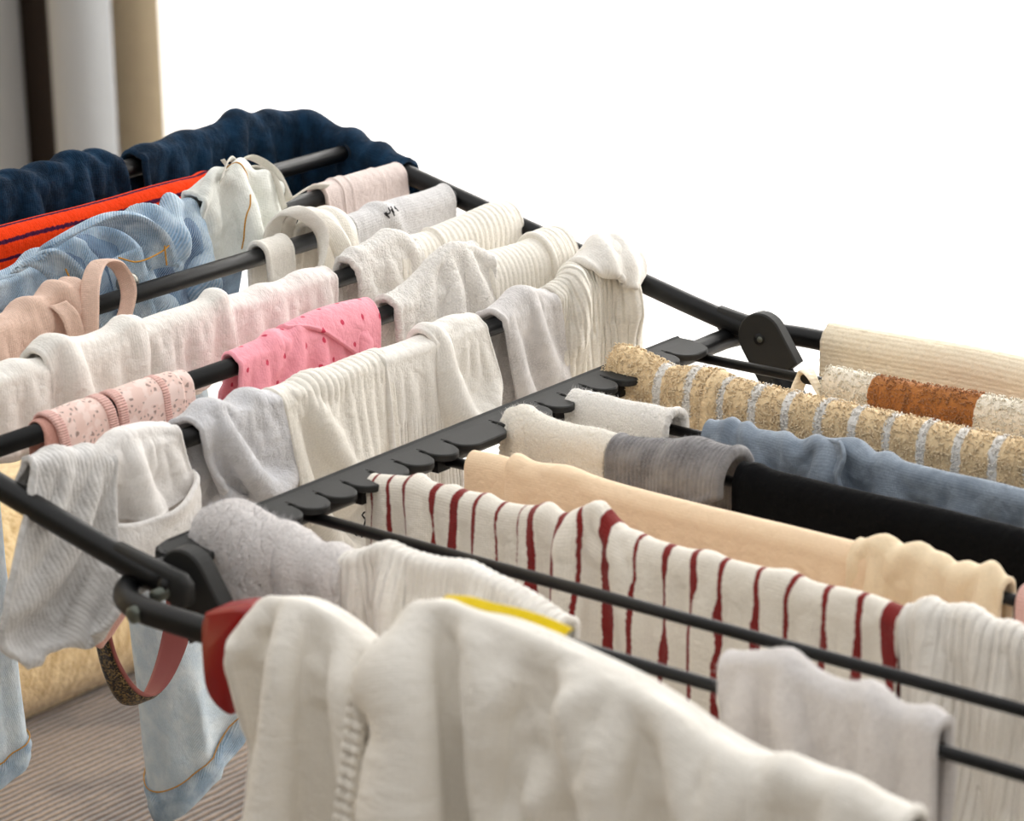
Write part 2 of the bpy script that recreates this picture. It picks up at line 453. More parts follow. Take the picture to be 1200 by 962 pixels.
LAST = {}
def marks(parent, C, th, q, w, size, n, seed):
    """tiny printed strokes on the outer face around grid position (q along, w across)"""
    rs = np.random.RandomState(seed); ns, nt, _ = C.shape; N = normals(C); i0, j0 = int(w * (ns - 1)), int(q * (nt - 1)); parts = []
    du = np.linalg.norm(C[i0, min(j0 + 1, nt - 1)] - C[i0, j0]); dv = np.linalg.norm(C[min(i0 + 1, ns - 1), j0] - C[i0, j0])
    for k in range(n):
        a0 = np.array([(k - n / 2) * size * .42, 0]) + rs.uniform(-.2, .2, 2) * size
        pts = []
        for m_ in range(4):
            a = a0 + rs.uniform(-.5, .5, 2) * size * (.55, 1.0)
            i = int(np.clip(i0 + a[1] / dv, 0, ns - 1)); j = int(np.clip(j0 + a[0] / du, 0, nt - 1)); pts.append(C[i, j] + N[i, j] * (th * .5 + .0002))
        pts = np.array(pts) + np.arange(4)[:, None] * 1e-6
        parts.append(sweep(catmull(pts, 10), .0006, 5))
    V, F = join(*parts); return part('print', mesh('print', V, F), M['ink'], parent, None, 'dark printed mark')

def add_fuzz(parent, C, th, count, length, width, mat, seed=3, name='fuzz', mask=None):
    """short lint fibres standing on the outer face: one mesh of thin triangles"""
    rs = np.random.RandomState(seed); ns, nt, _ = C.shape; N = normals(C)
    i = rs.randint(0, ns - 1, count); j = rs.randint(0, nt - 1, count); fi = rs.rand(count, 1); fj = rs.rand(count, 1)
    P = (C[i, j] * (1 - fi) * (1 - fj) + C[i + 1, j] * fi * (1 - fj) + C[i, j + 1] * (1 - fi) * fj + C[i + 1, j + 1] * fi * fj)
    n = N[i, j]; P = P + n * th * .42
    r = rs.normal(size=(count, 3)); d = n + r * .65; d /= np.linalg.norm(d, axis=1)[:, None]
    sd = np.cross(d, rs.normal(size=(count, 3))); sd /= np.linalg.norm(sd, axis=1)[:, None]
    L = length * (.5 + rs.rand(count, 1)); mid = P + d * L * .55 + r * L * .08; tip = P + d * L * .9 + r * L * .35
    V = np.stack([P - sd * width, P + sd * width, mid + sd * width * .7, mid - sd * width * .7, tip], 1).reshape(-1, 3)
    b = np.arange(count) * 5
    F = [tuple(x) for x in np.stack([b, b + 1, b + 2, b + 3], 1)] + [tuple(x) for x in np.stack([b + 3, b + 2, b + 4], 1)]
    m = mesh(name, V, F); o = part(name, m, mat, parent); o['kind'] = 'stuff'
    return o

def add_loops(parent, C, th, count, size, mats, seed=3, name='terry_loops', pick=None, T=None):
    """curled terry loops over the outer face, one mesh, coloured by material slot"""
    rs = np.random.RandomState(seed); ns, nt, _ = C.shape; N = normals(C)
    du = np.linalg.norm(np.diff(C, axis=1), axis=2)[:-1]; dv = np.linalg.norm(np.diff(C, axis=0), axis=2)[:, :-1]
    w_ = du * dv; w_[:int(ns * .30)] = 0; w_ = w_.ravel(); c = rs.choice(len(w_), count, p=w_ / w_.sum()); i, j = c // (nt - 1), c % (nt - 1)
    fi = rs.rand(count, 1); fj = rs.rand(count, 1)
    P = (C[i, j] * (1 - fi) * (1 - fj) + C[i + 1, j] * fi * (1 - fj) + C[i, j + 1] * (1 - fi) * fj + C[i + 1, j + 1] * fi * fj)
    n = N[i, j]; P = P + n * th * .45
    x = rs.normal(size=(count, 3)); x -= n * np.sum(x * n, 1)[:, None]; x /= np.linalg.norm(x, axis=1)[:, None]
    y = np.cross(n, x); S = size * (.7 + .6 * rs.rand(count, 1))
    pts = [P - x * S * .5, P - x * S * .45 + n * S * .7, P + n * S * 1.05 + y * S * .15, P + x * S * .5 + n * S * .65, P + x * S * .45]
    hw = S * .19; V = []
    for k, p in enumerate(pts): V += [p - y * hw, p + y * hw, p + n * hw * 1.1 * (1 if k in (1, 2, 3) else .3) - 0 * x]
    V = np.stack(V, 1).reshape(-1, 3); b = np.arange(count) * 15; F = []
    for k in range(4):
        for e in range(3):
            g = (e + 1) % 3; F.append(np.stack([b + 3 * k + e, b + 3 * k + g, b + 3 * k + 3 + g, b + 3 * k + 3 + e], 1))
    F = np.stack(F, 1).reshape(-1, 4)
    m = mesh(name, V, F)
    for mm in mats: m.materials.append(mm)
    if pick is not None:
        tv = T[i, j]; sel = pick(tv).astype(np.int32); m.polygons.foreach_set('material_index', np.repeat(sel, 12))
    o = part(name, m, None, parent); o['kind'] = 'stuff'
    return o

def ribbon(path, wdir, width, th=.0012, n=60, k=7, cup=0.0):
    """strip of cloth along a path, wdir = width direction(s) at its points"""
    P = catmull(path, n); W = np.asarray(wdir, float)
    if W.ndim == 1: W = np.tile(W, (len(path), 1))
    W = catmull(np.asarray(W) + np.arange(len(W))[:, None] * 1e-9, n) if len(set(map(tuple, W))) > 1 else np.tile(W[0], (n, 1))
    W = W / np.linalg.norm(W, axis=1)[:, None]
    x = np.linspace(-.5, .5, k)
    C = P[:, None, :] + W[:, None, :] * (x[None, :, None] * width)
    if cup:
        T = np.gradient(P, axis=0); Nn = np.cross(W, T); Nn /= np.linalg.norm(Nn, axis=1)[:, None] + 1e-9
        C = C + Nn[:, None, :] * (cup * (1 - 4 * x**2))[None, :, None]
    d = np.r_[0, np.cumsum(np.linalg.norm(np.diff(P, axis=0), axis=1))]
    U = np.broadcast_to(x * width, (n, k)); Wv = np.broadcast_to(d[:, None], (n, k))
    V, F, uv, _ = shell(C, th, U, Wv)
    return V, F, uv

# ------------------------------------------------------------------ the room
def box(x0, x1, y0, y1, z0, z1):
    V = np.array([(x, y, z) for x in (x0, x1) for y in (y0, y1) for z in (z0, z1)], float)
    return V, [(0, 1, 3, 2), (4, 6, 7, 5), (0, 4, 5, 1), (2, 3, 7, 6), (0, 2, 6, 4), (1, 5, 7, 3)]

M['wall'] = plain('warm_beige_paint', (250, 228, 194), .85, 0, .15, 300, .2)
M['floor'] = plain('pale_floor', (205, 196, 184), .55, 0, .05, 60, .3)
M['frame'] = plain('white_window_frame', (238, 238, 235), .4)
WY = 2.05
structure(part('floor', mesh('floor', *box(-3.0, 3.0, -2.1, WY + .12, -.08, 0), smooth=False), M['floor'], None, (0, 0, 0)))
wl = join(box(-3.0, -2.115, WY, WY + .12, 0, 2.7), box(1.6, 3.0, WY, WY + .12, 0, 2.7), box(-2.115, 1.6, WY, WY + .12, 2.45, 2.7), box(-2.115, 1.6, WY, WY + .12, 0, .06))
structure(part('wall_back', mesh('wall_back', *wl, smooth=False), M['wall'], None, (0, WY, 0)))
structure(part('wall_left', mesh('wall_left', *box(-3.08, -3.0, -2.1, WY + .12, 0, 2.7), smooth=False), M['wall'], None, (-3.0, 0, 0)))
M['paint'] = plain('grey_paint', (130, 126, 120), .9, 0, .1, 300, .2)
structure(part('wall_front', mesh('wall_front', *box(-3.0, 3.0, -2.2, -2.1, 0, 2.7), smooth=False), M['paint'], None, (0, -2.1, 0)))  # unseen wall, added to cut the light from behind the camera
structure(part('wall_right', mesh('wall_right', *box(3.0, 3.1, -2.1, WY + .12, 0, 2.7), smooth=False), M['paint'], None, (3.0, 0, 0)))  # unseen too, added to hold down the sideways light
structure(part('baseboard_back', mesh('baseboard_back', *box(-3.0, -2.115, WY - .015, WY, 0, .08), smooth=False), M['frame'], None, (-2.5, WY, 0)))
fw = join(*[box(x, x + .06, WY + .03, WY + .09, .06, 2.45) for x in (-2.115, -.80, .38, 1.54)], box(-2.115, 1.6, WY + .03, WY + .09, .06, .12), box(-2.115, 1.6, WY + .03, WY + .09, 2.39, 2.45))
win = structure(part('window_1', mesh('window_1', *fw, smooth=False), M['frame'], None, (0, WY, .06)))
gl = NT('window_glass'); gl.p.inputs['Base Color'].default_value = (1, 1, 1, 1); gl.p.inputs['Roughness'].default_value = 0
tr = gl.n('ShaderNodeBsdfTransparent'); mx = gl.n('ShaderNodeMixShader'); fr = gl.n('ShaderNodeFresnel'); fr.inputs[0].default_value = 1.25
gs = gl.n('ShaderNodeBsdfGlossy'); gs.inputs['Roughness'].default_value = .02
for a_, b_ in ((fr.outputs[0], mx.inputs[0]), (tr.outputs[0], mx.inputs[1]), (gs.outputs[0], mx.inputs[2]), (mx.outputs[0], gl.out.inputs[0])): gl.t.links.new(a_, b_)
for x, x2 in ((-1.93, -.80), (-.74, .38), (.44, 1.54)): part('pane', mesh('pane', *box(x, x2, WY + .055, WY + .06, .12, 2.39), smooth=False), gl.m, win)

def hanging(name, mat, x0, x1, y, z0, z1, fold, n, th, parent=None):
    x = np.linspace(x0, x1, n); z = np.linspace(z1, z0, 14)
    X, Z = np.meshgrid(x, z); Y = y + fold(X, (z1 - Z) / (z1 - z0))
    C = np.stack([X, Y, Z], -1)
    V, F, uv, _ = shell(C, th, X, Z)
    return V, F, uv

sh = NT('sheer_voile'); uv, u, v = sh.uv()
weave = sh.noise(uv, 240, 2)
colr = sh.mix(weave, lin((236, 233, 228)) + (1,), lin((252, 250, 247)) + (1,))
df = sh.n('ShaderNodeBsdfDiffuse'); tl = sh.n('ShaderNodeBsdfTranslucent'); tp = sh.n('ShaderNodeBsdfTransparent')
for b_ in (df, tl): sh.put(b_.inputs[0], colr)
m1 = sh.n('ShaderNodeMixShader'); m1.inputs[0].default_value = .72; m2 = sh.n('ShaderNodeMixShader'); m2.inputs[0].default_value = .20
for a_, b_ in ((df.outputs[0], m1.inputs[1]), (tl.outputs[0], m1.inputs[2]), (m1.outputs[0], m2.inputs[1]), (tp.outputs[0], m2.inputs[2]), (m2.outputs[0], sh.out.inputs[0])): sh.t.links.new(a_, b_)
def sheer_sheet(name, x0, x1, y, ph, label):
    x = np.linspace(x0, x1, int((x1 - x0) / .012)); z = np.linspace(2.44, .03, 16); X, Z = np.meshgrid(x, z); k = (2.44 - Z) / 2.41
    Y = y + .024 * np.sin(X / .47 * 2 * PI + ph) * (.7 + .3 * k) + .012 * np.sin(X / .19 * 2 * PI + 1.3 * ph + .5 * k) + .010 * vnoise(X / .3, Z / 1.4, 5)
    idx = np.arange(X.size).reshape(X.shape)
    F = np.stack([idx[:-1, :-1], idx[1:, :-1], idx[1:, 1:], idx[:-1, 1:]], -1).reshape(-1, 4)
    o = part(name, mesh(name, np.stack([X, Y, Z], -1), F, np.stack([X, Z], -1).reshape(-1, 2)), sh.m, None, ((x0 + x1) / 2, y, .03))
    tag(o, label, 'curtain', None); return o
sheer_sheet('sheer_curtain', -1.958, -1.06, 1.92, .4, 'white sheer curtain panel over the window, beside the beige wall strip')
sheer_sheet('sheer_curtain', -1.125, 1.75, 1.87, 2.0, 'wide white sheer curtain panel over the window, filling the right of the view')

M['drape'] = fabric('grey_drape_cloth', (158, 159, 160), 'weave', var=.05, bump=.2, wrinkle=.2)
M['drape_dark'] = fabric('dark_brown_drape_cloth', (58, 48, 42), 'weave', var=.1, bump=.2, wrinkle=.2, sheen=.05)  # dark colour stands in for deep fold shade between the grey drapes
def pleat(x0, x1, y, depth, n):
    """one rounded pleat whose edges turn back towards the wall"""
    a = np.linspace(-1.25, 1.25, n); X = (x0 + x1) / 2 + (x1 - x0) / 2 * np.sin(a * PI / 2.5) ; Y = y + depth * (1 - np.cos(a * 1.25))
    Z = np.linspace(2.5, .02, 14)[:, None]; k = (2.5 - Z) / 2.5
    Xg = X[None, :] + .006 * np.sin(3 * k + X[None, :] * 9); Yg = Y[None, :] + .004 * np.sin(5 * k); C = np.stack([Xg, Yg, np.broadcast_to(Z, Xg.shape)], -1)
    V, F, uv, _ = shell(C, .003, Xg, np.broadcast_to(Z, Xg.shape)); return V, F, uv
for x0, x1, lab in ((-2.56, -2.340, 'grey drape cut off by the left edge, left of the dark brown gap'), (-2.228, -2.132, 'narrow grey drape between the dark brown gap and the beige wall strip')):
    V, F, uv = pleat(x0, x1, 1.885, .075, 60)
    tag(part('grey_drape', mesh('grey_drape', V, F, uv), M['drape'], None, ((x0 + x1) / 2, 1.9, .02)), lab, 'curtain')
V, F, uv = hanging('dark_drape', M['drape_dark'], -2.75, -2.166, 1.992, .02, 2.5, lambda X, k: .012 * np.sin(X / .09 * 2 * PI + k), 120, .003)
tag(part('dark_drape', mesh('dark_drape', V, F, uv), M['drape_dark'], None, (-2.45, 1.99, .02)), 'dark brown sheet added behind the two grey drapes in place of fold shade', 'curtain')
V, F = sweep([(-2.85, 1.93, 2.52), (1.8, 1.93, 2.52)], .012, 12)
tag(part('curtain_rod', mesh('curtain_rod', V, F), M['plastic'], None, (0, 1.93, 2.52)), 'black curtain rod above the window', 'rod')

# sofa beside the rack, its back to the left
def chenille(name, a, b, c, ridged):
    n = NT(name); tc = n.n('ShaderNodeTexCoord').outputs['Object']
    sp = n.n('ShaderNodeSeparateXYZ'); n.put(sp.inputs[0], tc)
    wv = n.math('ADD', sp.outputs[0] if ridged else sp.outputs[2], n.math('MULTIPLY', n.math('SUBTRACT', n.noise(tc, 40, 3), .5), .006))
    rdg = n.sin(wv, .0085) if ridged else n.math('MULTIPLY', n.math('SUBTRACT', n.noise(tc, 260, 3), .5), 2)
    big = n.smooth(n.noise(tc, 9, 4, .6), .38, .66); fine = n.noise(tc, 330, 3, .7)
    if ridged:
        col = n.mix(big, lin(a) + (1,), lin(b) + (1,)); col = n.mix(n.smooth(rdg, .1, -.8), col, lin(c) + (1,))
        col = n.mix(n.math('MULTIPLY', n.smooth(fine, .5, .7), .4), col, lin(c) + (1,))
    else:
        mp = n.n('ShaderNodeMapping'); n.put(mp.inputs[0], tc); mp.inputs['Scale'].default_value = (1, 1, .32)
        st = n.smooth(n.noise(mp.outputs[0], 130, 4, .6), .36, .66)
        col = n.mix(st, lin(a) + (1,), lin(b) + (1,)); col = n.mix(n.math('MULTIPLY', n.smooth(fine, .5, .75), .35), col, lin(c) + (1,))
    n.put(n.p.inputs['Base Color'], col); n.p.inputs['Roughness'].default_value = .8; n.p.inputs['Sheen Weight'].default_value = .35
    n.bump(n.math('ADD', rdg, fine), .7, .0025)
    return n.m
M['seat'] = chenille('ribbed_brown_chenille', (156, 130, 106), (92, 69, 52), (44, 32, 23), True)
M['back'] = chenille('tan_velvet', (236, 206, 152), (200, 162, 102), (250, 230, 190), False)

def cushion(x0, x1, y0, y1, z0, z1, r, n=26, puff=0.0):
    """rounded block: superellipsoid-like pushed box"""
    bm = []
    c = np.array([(x0 + x1) / 2, (y0 + y1) / 2, (z0 + z1) / 2]); hx = np.array([x1 - x0, y1 - y0, z1 - z0]) / 2
    V, F, k = [], [], 0
    g = np.linspace(-1, 1, n)
    for ax in range(3):
        for sg in (-1, 1):
            A, B = np.meshgrid(g, g, indexing='ij'); P = np.zeros((n, n, 3)); P[..., ax] = sg; P[..., (ax + 1) % 3] = A; P[..., (ax + 2) % 3] = B
            Q = P * hx; inner = np.clip(Q, -(hx - r), hx - r); d = Q - inner; L = np.linalg.norm(d, axis=-1, keepdims=True); Q = inner + d / np.maximum(L, 1e-9) * r
            pf = puff * (1 - A**2) * (1 - B**2); Q[..., ax] += sg * pf
            idx = np.arange(n * n).reshape(n, n) + k; q = np.stack([idx[:-1, :-1], idx[1:, :-1], idx[1:, 1:], idx[:-1, 1:]], -1).reshape(-1, 4)
            if sg < 0: q = q[:, ::-1]
            V.append(Q.reshape(-1, 3) + c); F.append(q); k += n * n
    return np.concatenate(V), np.concatenate(F)
sofa = thing('sofa', (-.62, .1, 0), 'sofa with ribbed brown seat and tan velvet back under the drying rack', 'sofa')
part('sofa_base', mesh('sofa_base', *cushion(-1.10, -.20, -.75, .80, .06, .33, .03)), M['seat'], sofa)
part('seat_cushion', mesh('seat_cushion', *cushion(-.80, -.19, -.62, .78, .33, H - .505, .05, puff=.012)), M['seat'], sofa)
part('back_cushion', mesh('back_cushion', *cushion(-.99, -.735, -.62, .78, H - .52, H - .30, .07, puff=.015)), M['back'], sofa)
part('back_rest', mesh('back_rest', *cushion(-1.12, -.97, -.75, .80, .30, H - .34, .05)), M['back'], sofa)
for y in (-.75,): part('armrest', mesh('armrest', *cushion(-1.08, -.22, y, y + .13, .30, H - .42, .05)), M['seat'], sofa)
for x in (-1.04, -.28):
    for y in (-.68, .70): part('foot', mesh('foot', *sweep([(x, y, 0), (x, y, .07)], [.018, .024], 14)), M['plastic_dark'], sofa)

# ------------------------------------------------------------------ the drying rack
rack = thing('drying_rack', (.30, .242, 0), 'black metal folding drying rack with scalloped comb bar and tilted wing', 'drying rack')
XE = .64
bf = round_path([(.25, -.083, ZR), (.004, -.083, ZR), (.004, .567, ZR), (XE, .567, ZR), (XE, -.083, ZR), (.25, -.083, ZR)], .045, 12)
V, F = sweep(densify(bf[:-1], .02), RT, 18, closed=True); part('body_frame', mesh('body_frame', V, F), M['rod'], rack)
W0 = .53
def wp(d, y, dz=0): return wing(d, y) + np.array([0, 0, dz])
wf = round_path([(.032, -.0575, ZR + .006), wp(.005, -.0575), wp(.416, -.0575), wp(.416, .5355), wp(.005, .5355), (.032, .5355, ZR + .006)], .045, 14)
V, F = sweep(densify(wf, .02), RT, 18); part('wing_frame', mesh('wing_frame', V, F), M['rod'], rack)
V, F = sweep([(0, 0, 0), (0, .59, 0)], RL, 16); rm = mesh('wing_rod', V, F)
for k in range(1, 7):
    o = obj('wing_rod', rm, M['rod'], rack, tuple(wing(LD[k], -.0555) - wpos(rack)))
V, F = sweep([(0, 0, 0), (XE - .008, 0, 0)], RR, 14); rm = mesh('rod', V, F)
for k in range(2, 10): obj('rod', rm, M['rod'], rack, tuple(np.array([.006, RY[k], ZR]) - wpos(rack)))
V, F = sweep([(0, 0, 0), (.005, 0, 0)], [.0085, .0085], 12)
fer = mesh('ferrule', *sweep([(0, -.004, 0), (0, -.002, 0), (0, .004, 0)], [.0078, .0078, .0068], 14))
for k in range(1, 7): obj('ferrule', fer, M['plastic_dark'], rack, tuple(wing(LD[k], .5255) - wpos(rack)))

# comb bar: a spine along the hinge and one scalloped tab per notch
ZC = H - .0035
comb = obj('comb_bar', None, None, rack, tuple(np.array([0, .24, ZC]) - wpos(rack)))
def spine():
    y = np.r_[-.030, -.024, np.linspace(-.015, .478, 60), .485, .491]
    xl = np.full(len(y), -.0125); xl[0] = -.004; xl[1] = -.0095; xl[-1] = -.012; xl[-2] = -.0125
    pr = [(0, -.0045), (0, -.0008), (.0022, .0006), (.0035, .0), (1, .0)]
    V = []
    for yy, x in zip(y, xl):
        for a, z in [(x, -.005), (x, -.0012), (x + .0012, .0), (x + .003, .0012), (x + .0046, .0), (.004, .0), (.004, -.005)]: V.append((a, yy, ZC + z))
    k = 7; F = []
    for i in range(len(y) - 1):
        for j in range(k): F.append((i * k + j, i * k + (j + 1) % k, (i + 1) * k + (j + 1) % k, (i + 1) * k + j))
    F += [tuple(range(k))[::-1], tuple(range((len(y) - 1) * k, len(y) * k))]
    return np.array(V), F
part('spine', mesh('spine', *spine(), smooth=False), M['plastic'], comb)
def tab_outline(y0, y1, depth=.0235):
    L = y1 - y0; e = min(.024, L); c = []
    # slanted start at the notch, full round nose, like overlapping scales
    for yy, xx in ((y0 + .0012, .000), (y0 + .0016, .007)): c.append((xx, yy))
    n = 14; rx, ry = .0135, min(.0118, L / 2 - .0004)
    for a in np.linspace(0, PI / 2, n): c.append((depth - rx + rx * math.sin(a), y0 + .0008 + ry - ry * math.cos(a)))
    for a in np.linspace(0, PI / 2, n): c.append((depth - rx + rx * math.cos(a), y1 - .0008 - ry + ry * math.sin(a)))
    c += [(.007, y1 - .001), (.000, y1 - .0006)]
    return c
def tab(y0, y1, depth=.0235):
    V, F = prism(tab_outline(y0, y1, depth), ZC - .0042, ZC + .0004, 'z', .0007)
    V = V.copy(); V[:, 2] -= V[:, 0] * .06                     # noses droop a little
    return V, F
NY = [i * .024 for i in range(0, 20)]
for i in range(19):
    if i in (9, 10): continue
    part('tab', mesh('tab', *tab(NY[i], NY[i + 1]), smooth=False), M['plastic'], comb)
part('tab', mesh('tab', *tab(NY[9], NY[11]), smooth=False), M['plastic'], comb)
part('tab', mesh('tab', *tab(-.0285, NY[0]), smooth=False), M['plastic'], comb)
part('tab', mesh('tab', *tab(NY[19], .490), smooth=False), M['plastic'], comb)
for i in range(20):                                              # sockets the rods plug into, under the tabs
    if i in (2, 5, 8, 11, 13, 16, 18): 
        V, F = box(.003, .014, NY[i] + .006, NY[i] + .018, ZC - .0145, ZC - .0042)
        part('socket', mesh('socket', V, F, smooth=False), M['plastic_dark'], comb)

# hinge plates, legs, bolts
def plate(x, z, y0, y1, name):
    """rounded hinge plate leaning along the leg (towards +x going down)"""
    dx, dz = .56, -.83; nx, nz = .83, .56; r = .0185; L = .032
    c = [(x + r * (math.cos(a) * nx - math.sin(a) * dx), z + r * (math.cos(a) * nz - math.sin(a) * dz)) for a in np.linspace(0, PI, 18)]
    c += [(x - nx * .0185 + dx * L, z - nz * .0185 + dz * L), (x + nx * .0185 + dx * (L - .004), z + nz * .0185 + dz * (L - .004))]
    return prism(c, y0, y1, 'y', .0012)
for y0, y1, cap in ((.516, .526, -1), (-.046, -.034, 1)):
    x, z = (.043, H - .002) if y0 > 0 else (.0335, H - .0085)
    hp = part('hinge_plate', mesh('hinge_plate', *plate(x, z, y0, y1, ''), smooth=False), M['plastic'], rack)
    yf = y0
    ring = sweep([(x, yf - .0010, z), (x, yf + .004, z)], .0042, 16); part('pin_hole', mesh('pin_hole', *ring), M['plastic_dark'], hp)
    part('pin', mesh('pin', *sweep([(x + .001, yf - .0016, z), (x + .001, yf + .003, z)], .0022, 12)), M['bolt'], hp)
    yl = (y0 + y1) / 2
    leg = sweep([(x + .016, yl, z - .024), (x + .66, yl, .012)], .0088, 16)
    part('leg', mesh('leg', *leg), M['rod'], rack)
    part('foot', mesh('foot', *sweep([(x + .64, yl, .03), (x + .672, yl, 0.0)], .0115, 14)), M['plastic_dark'], rack)
    y2 = yl - .04 if y0 > 0 else yl + .04
    part('leg', mesh('leg', *sweep([(XE - .03, y2, ZR), (.03, y2, .012)], .0088, 16)), M['rod'], rack)
    part('foot', mesh('foot', *sweep([(.047, y2, .03), (.02, y2, 0.0)], .0115, 14)), M['plastic_dark'], rack)
# flattened wing ends with their pivots
for y in (-.0575, .5355):
    o_ = [(-.004, -.006), (.030, -.013), (.046, -.0165), (.0515, -.013), (.052, -.002), (.047, .0035), (.020, .0075), (-.004, .011)]
    V, F = prism([(a, b + H - .001) for a, b in o_], y - .0045, y + .0045, 'y', .002)
    part('wing_end', mesh('wing_end', V, F), M['plastic'], rack)
    part('pivot', mesh('pivot', *sweep([(.036, y - (.013 if y < 0 else .004), H - .009), (.036, y + .013, H - .009)], .0038, 14)), M['bolt'], rack)
for x, y in ((.0405, -.0905), (.0405, .5745)):
    part('bolt', mesh('bolt', *sweep([(x, y + .004, ZR), (x, y - .0012, ZR), (x, y - .0022, ZR)] if y < 0 else [(x, y - .004, ZR), (x, y + .0012, ZR), (x, y + .0022, ZR)], [.0048, .0048, .0030], 16)), M['bolt'], rack)
part('cross_bar', mesh('cross_bar', *sweep([(.40, -.05, .46), (.40, .54, .46)], .006, 12)), M['rod'], rack)

# red clip on the near tube
cl = [( .098, .004), (.1265, .0125), (.1285, .006), (.1215, -.020), (.1175, -.046), (.113, -.0505), (.105, -.049), (.0975, -.043), (.0945, -.034), (.0945, -.006)]
cl = catmull([(a, b) for a, b in cl + cl[:1]], 60)[:-1]
clip = part('red_clip', mesh('red_clip', *prism([(a, b + H) for a, b in cl], -.0945, -.0715, 'y', .0016)), M['red'], None, (.11, -.083, ZR))
tag(clip, 'red plastic clip gripping the near black tube beside the white shirt', 'clip')
part('slot', mesh('slot', *sweep([(.117, -.0952, H - .028), (.117, -.092, H - .028)], .003, 12)), M['plastic_dark'], clip)
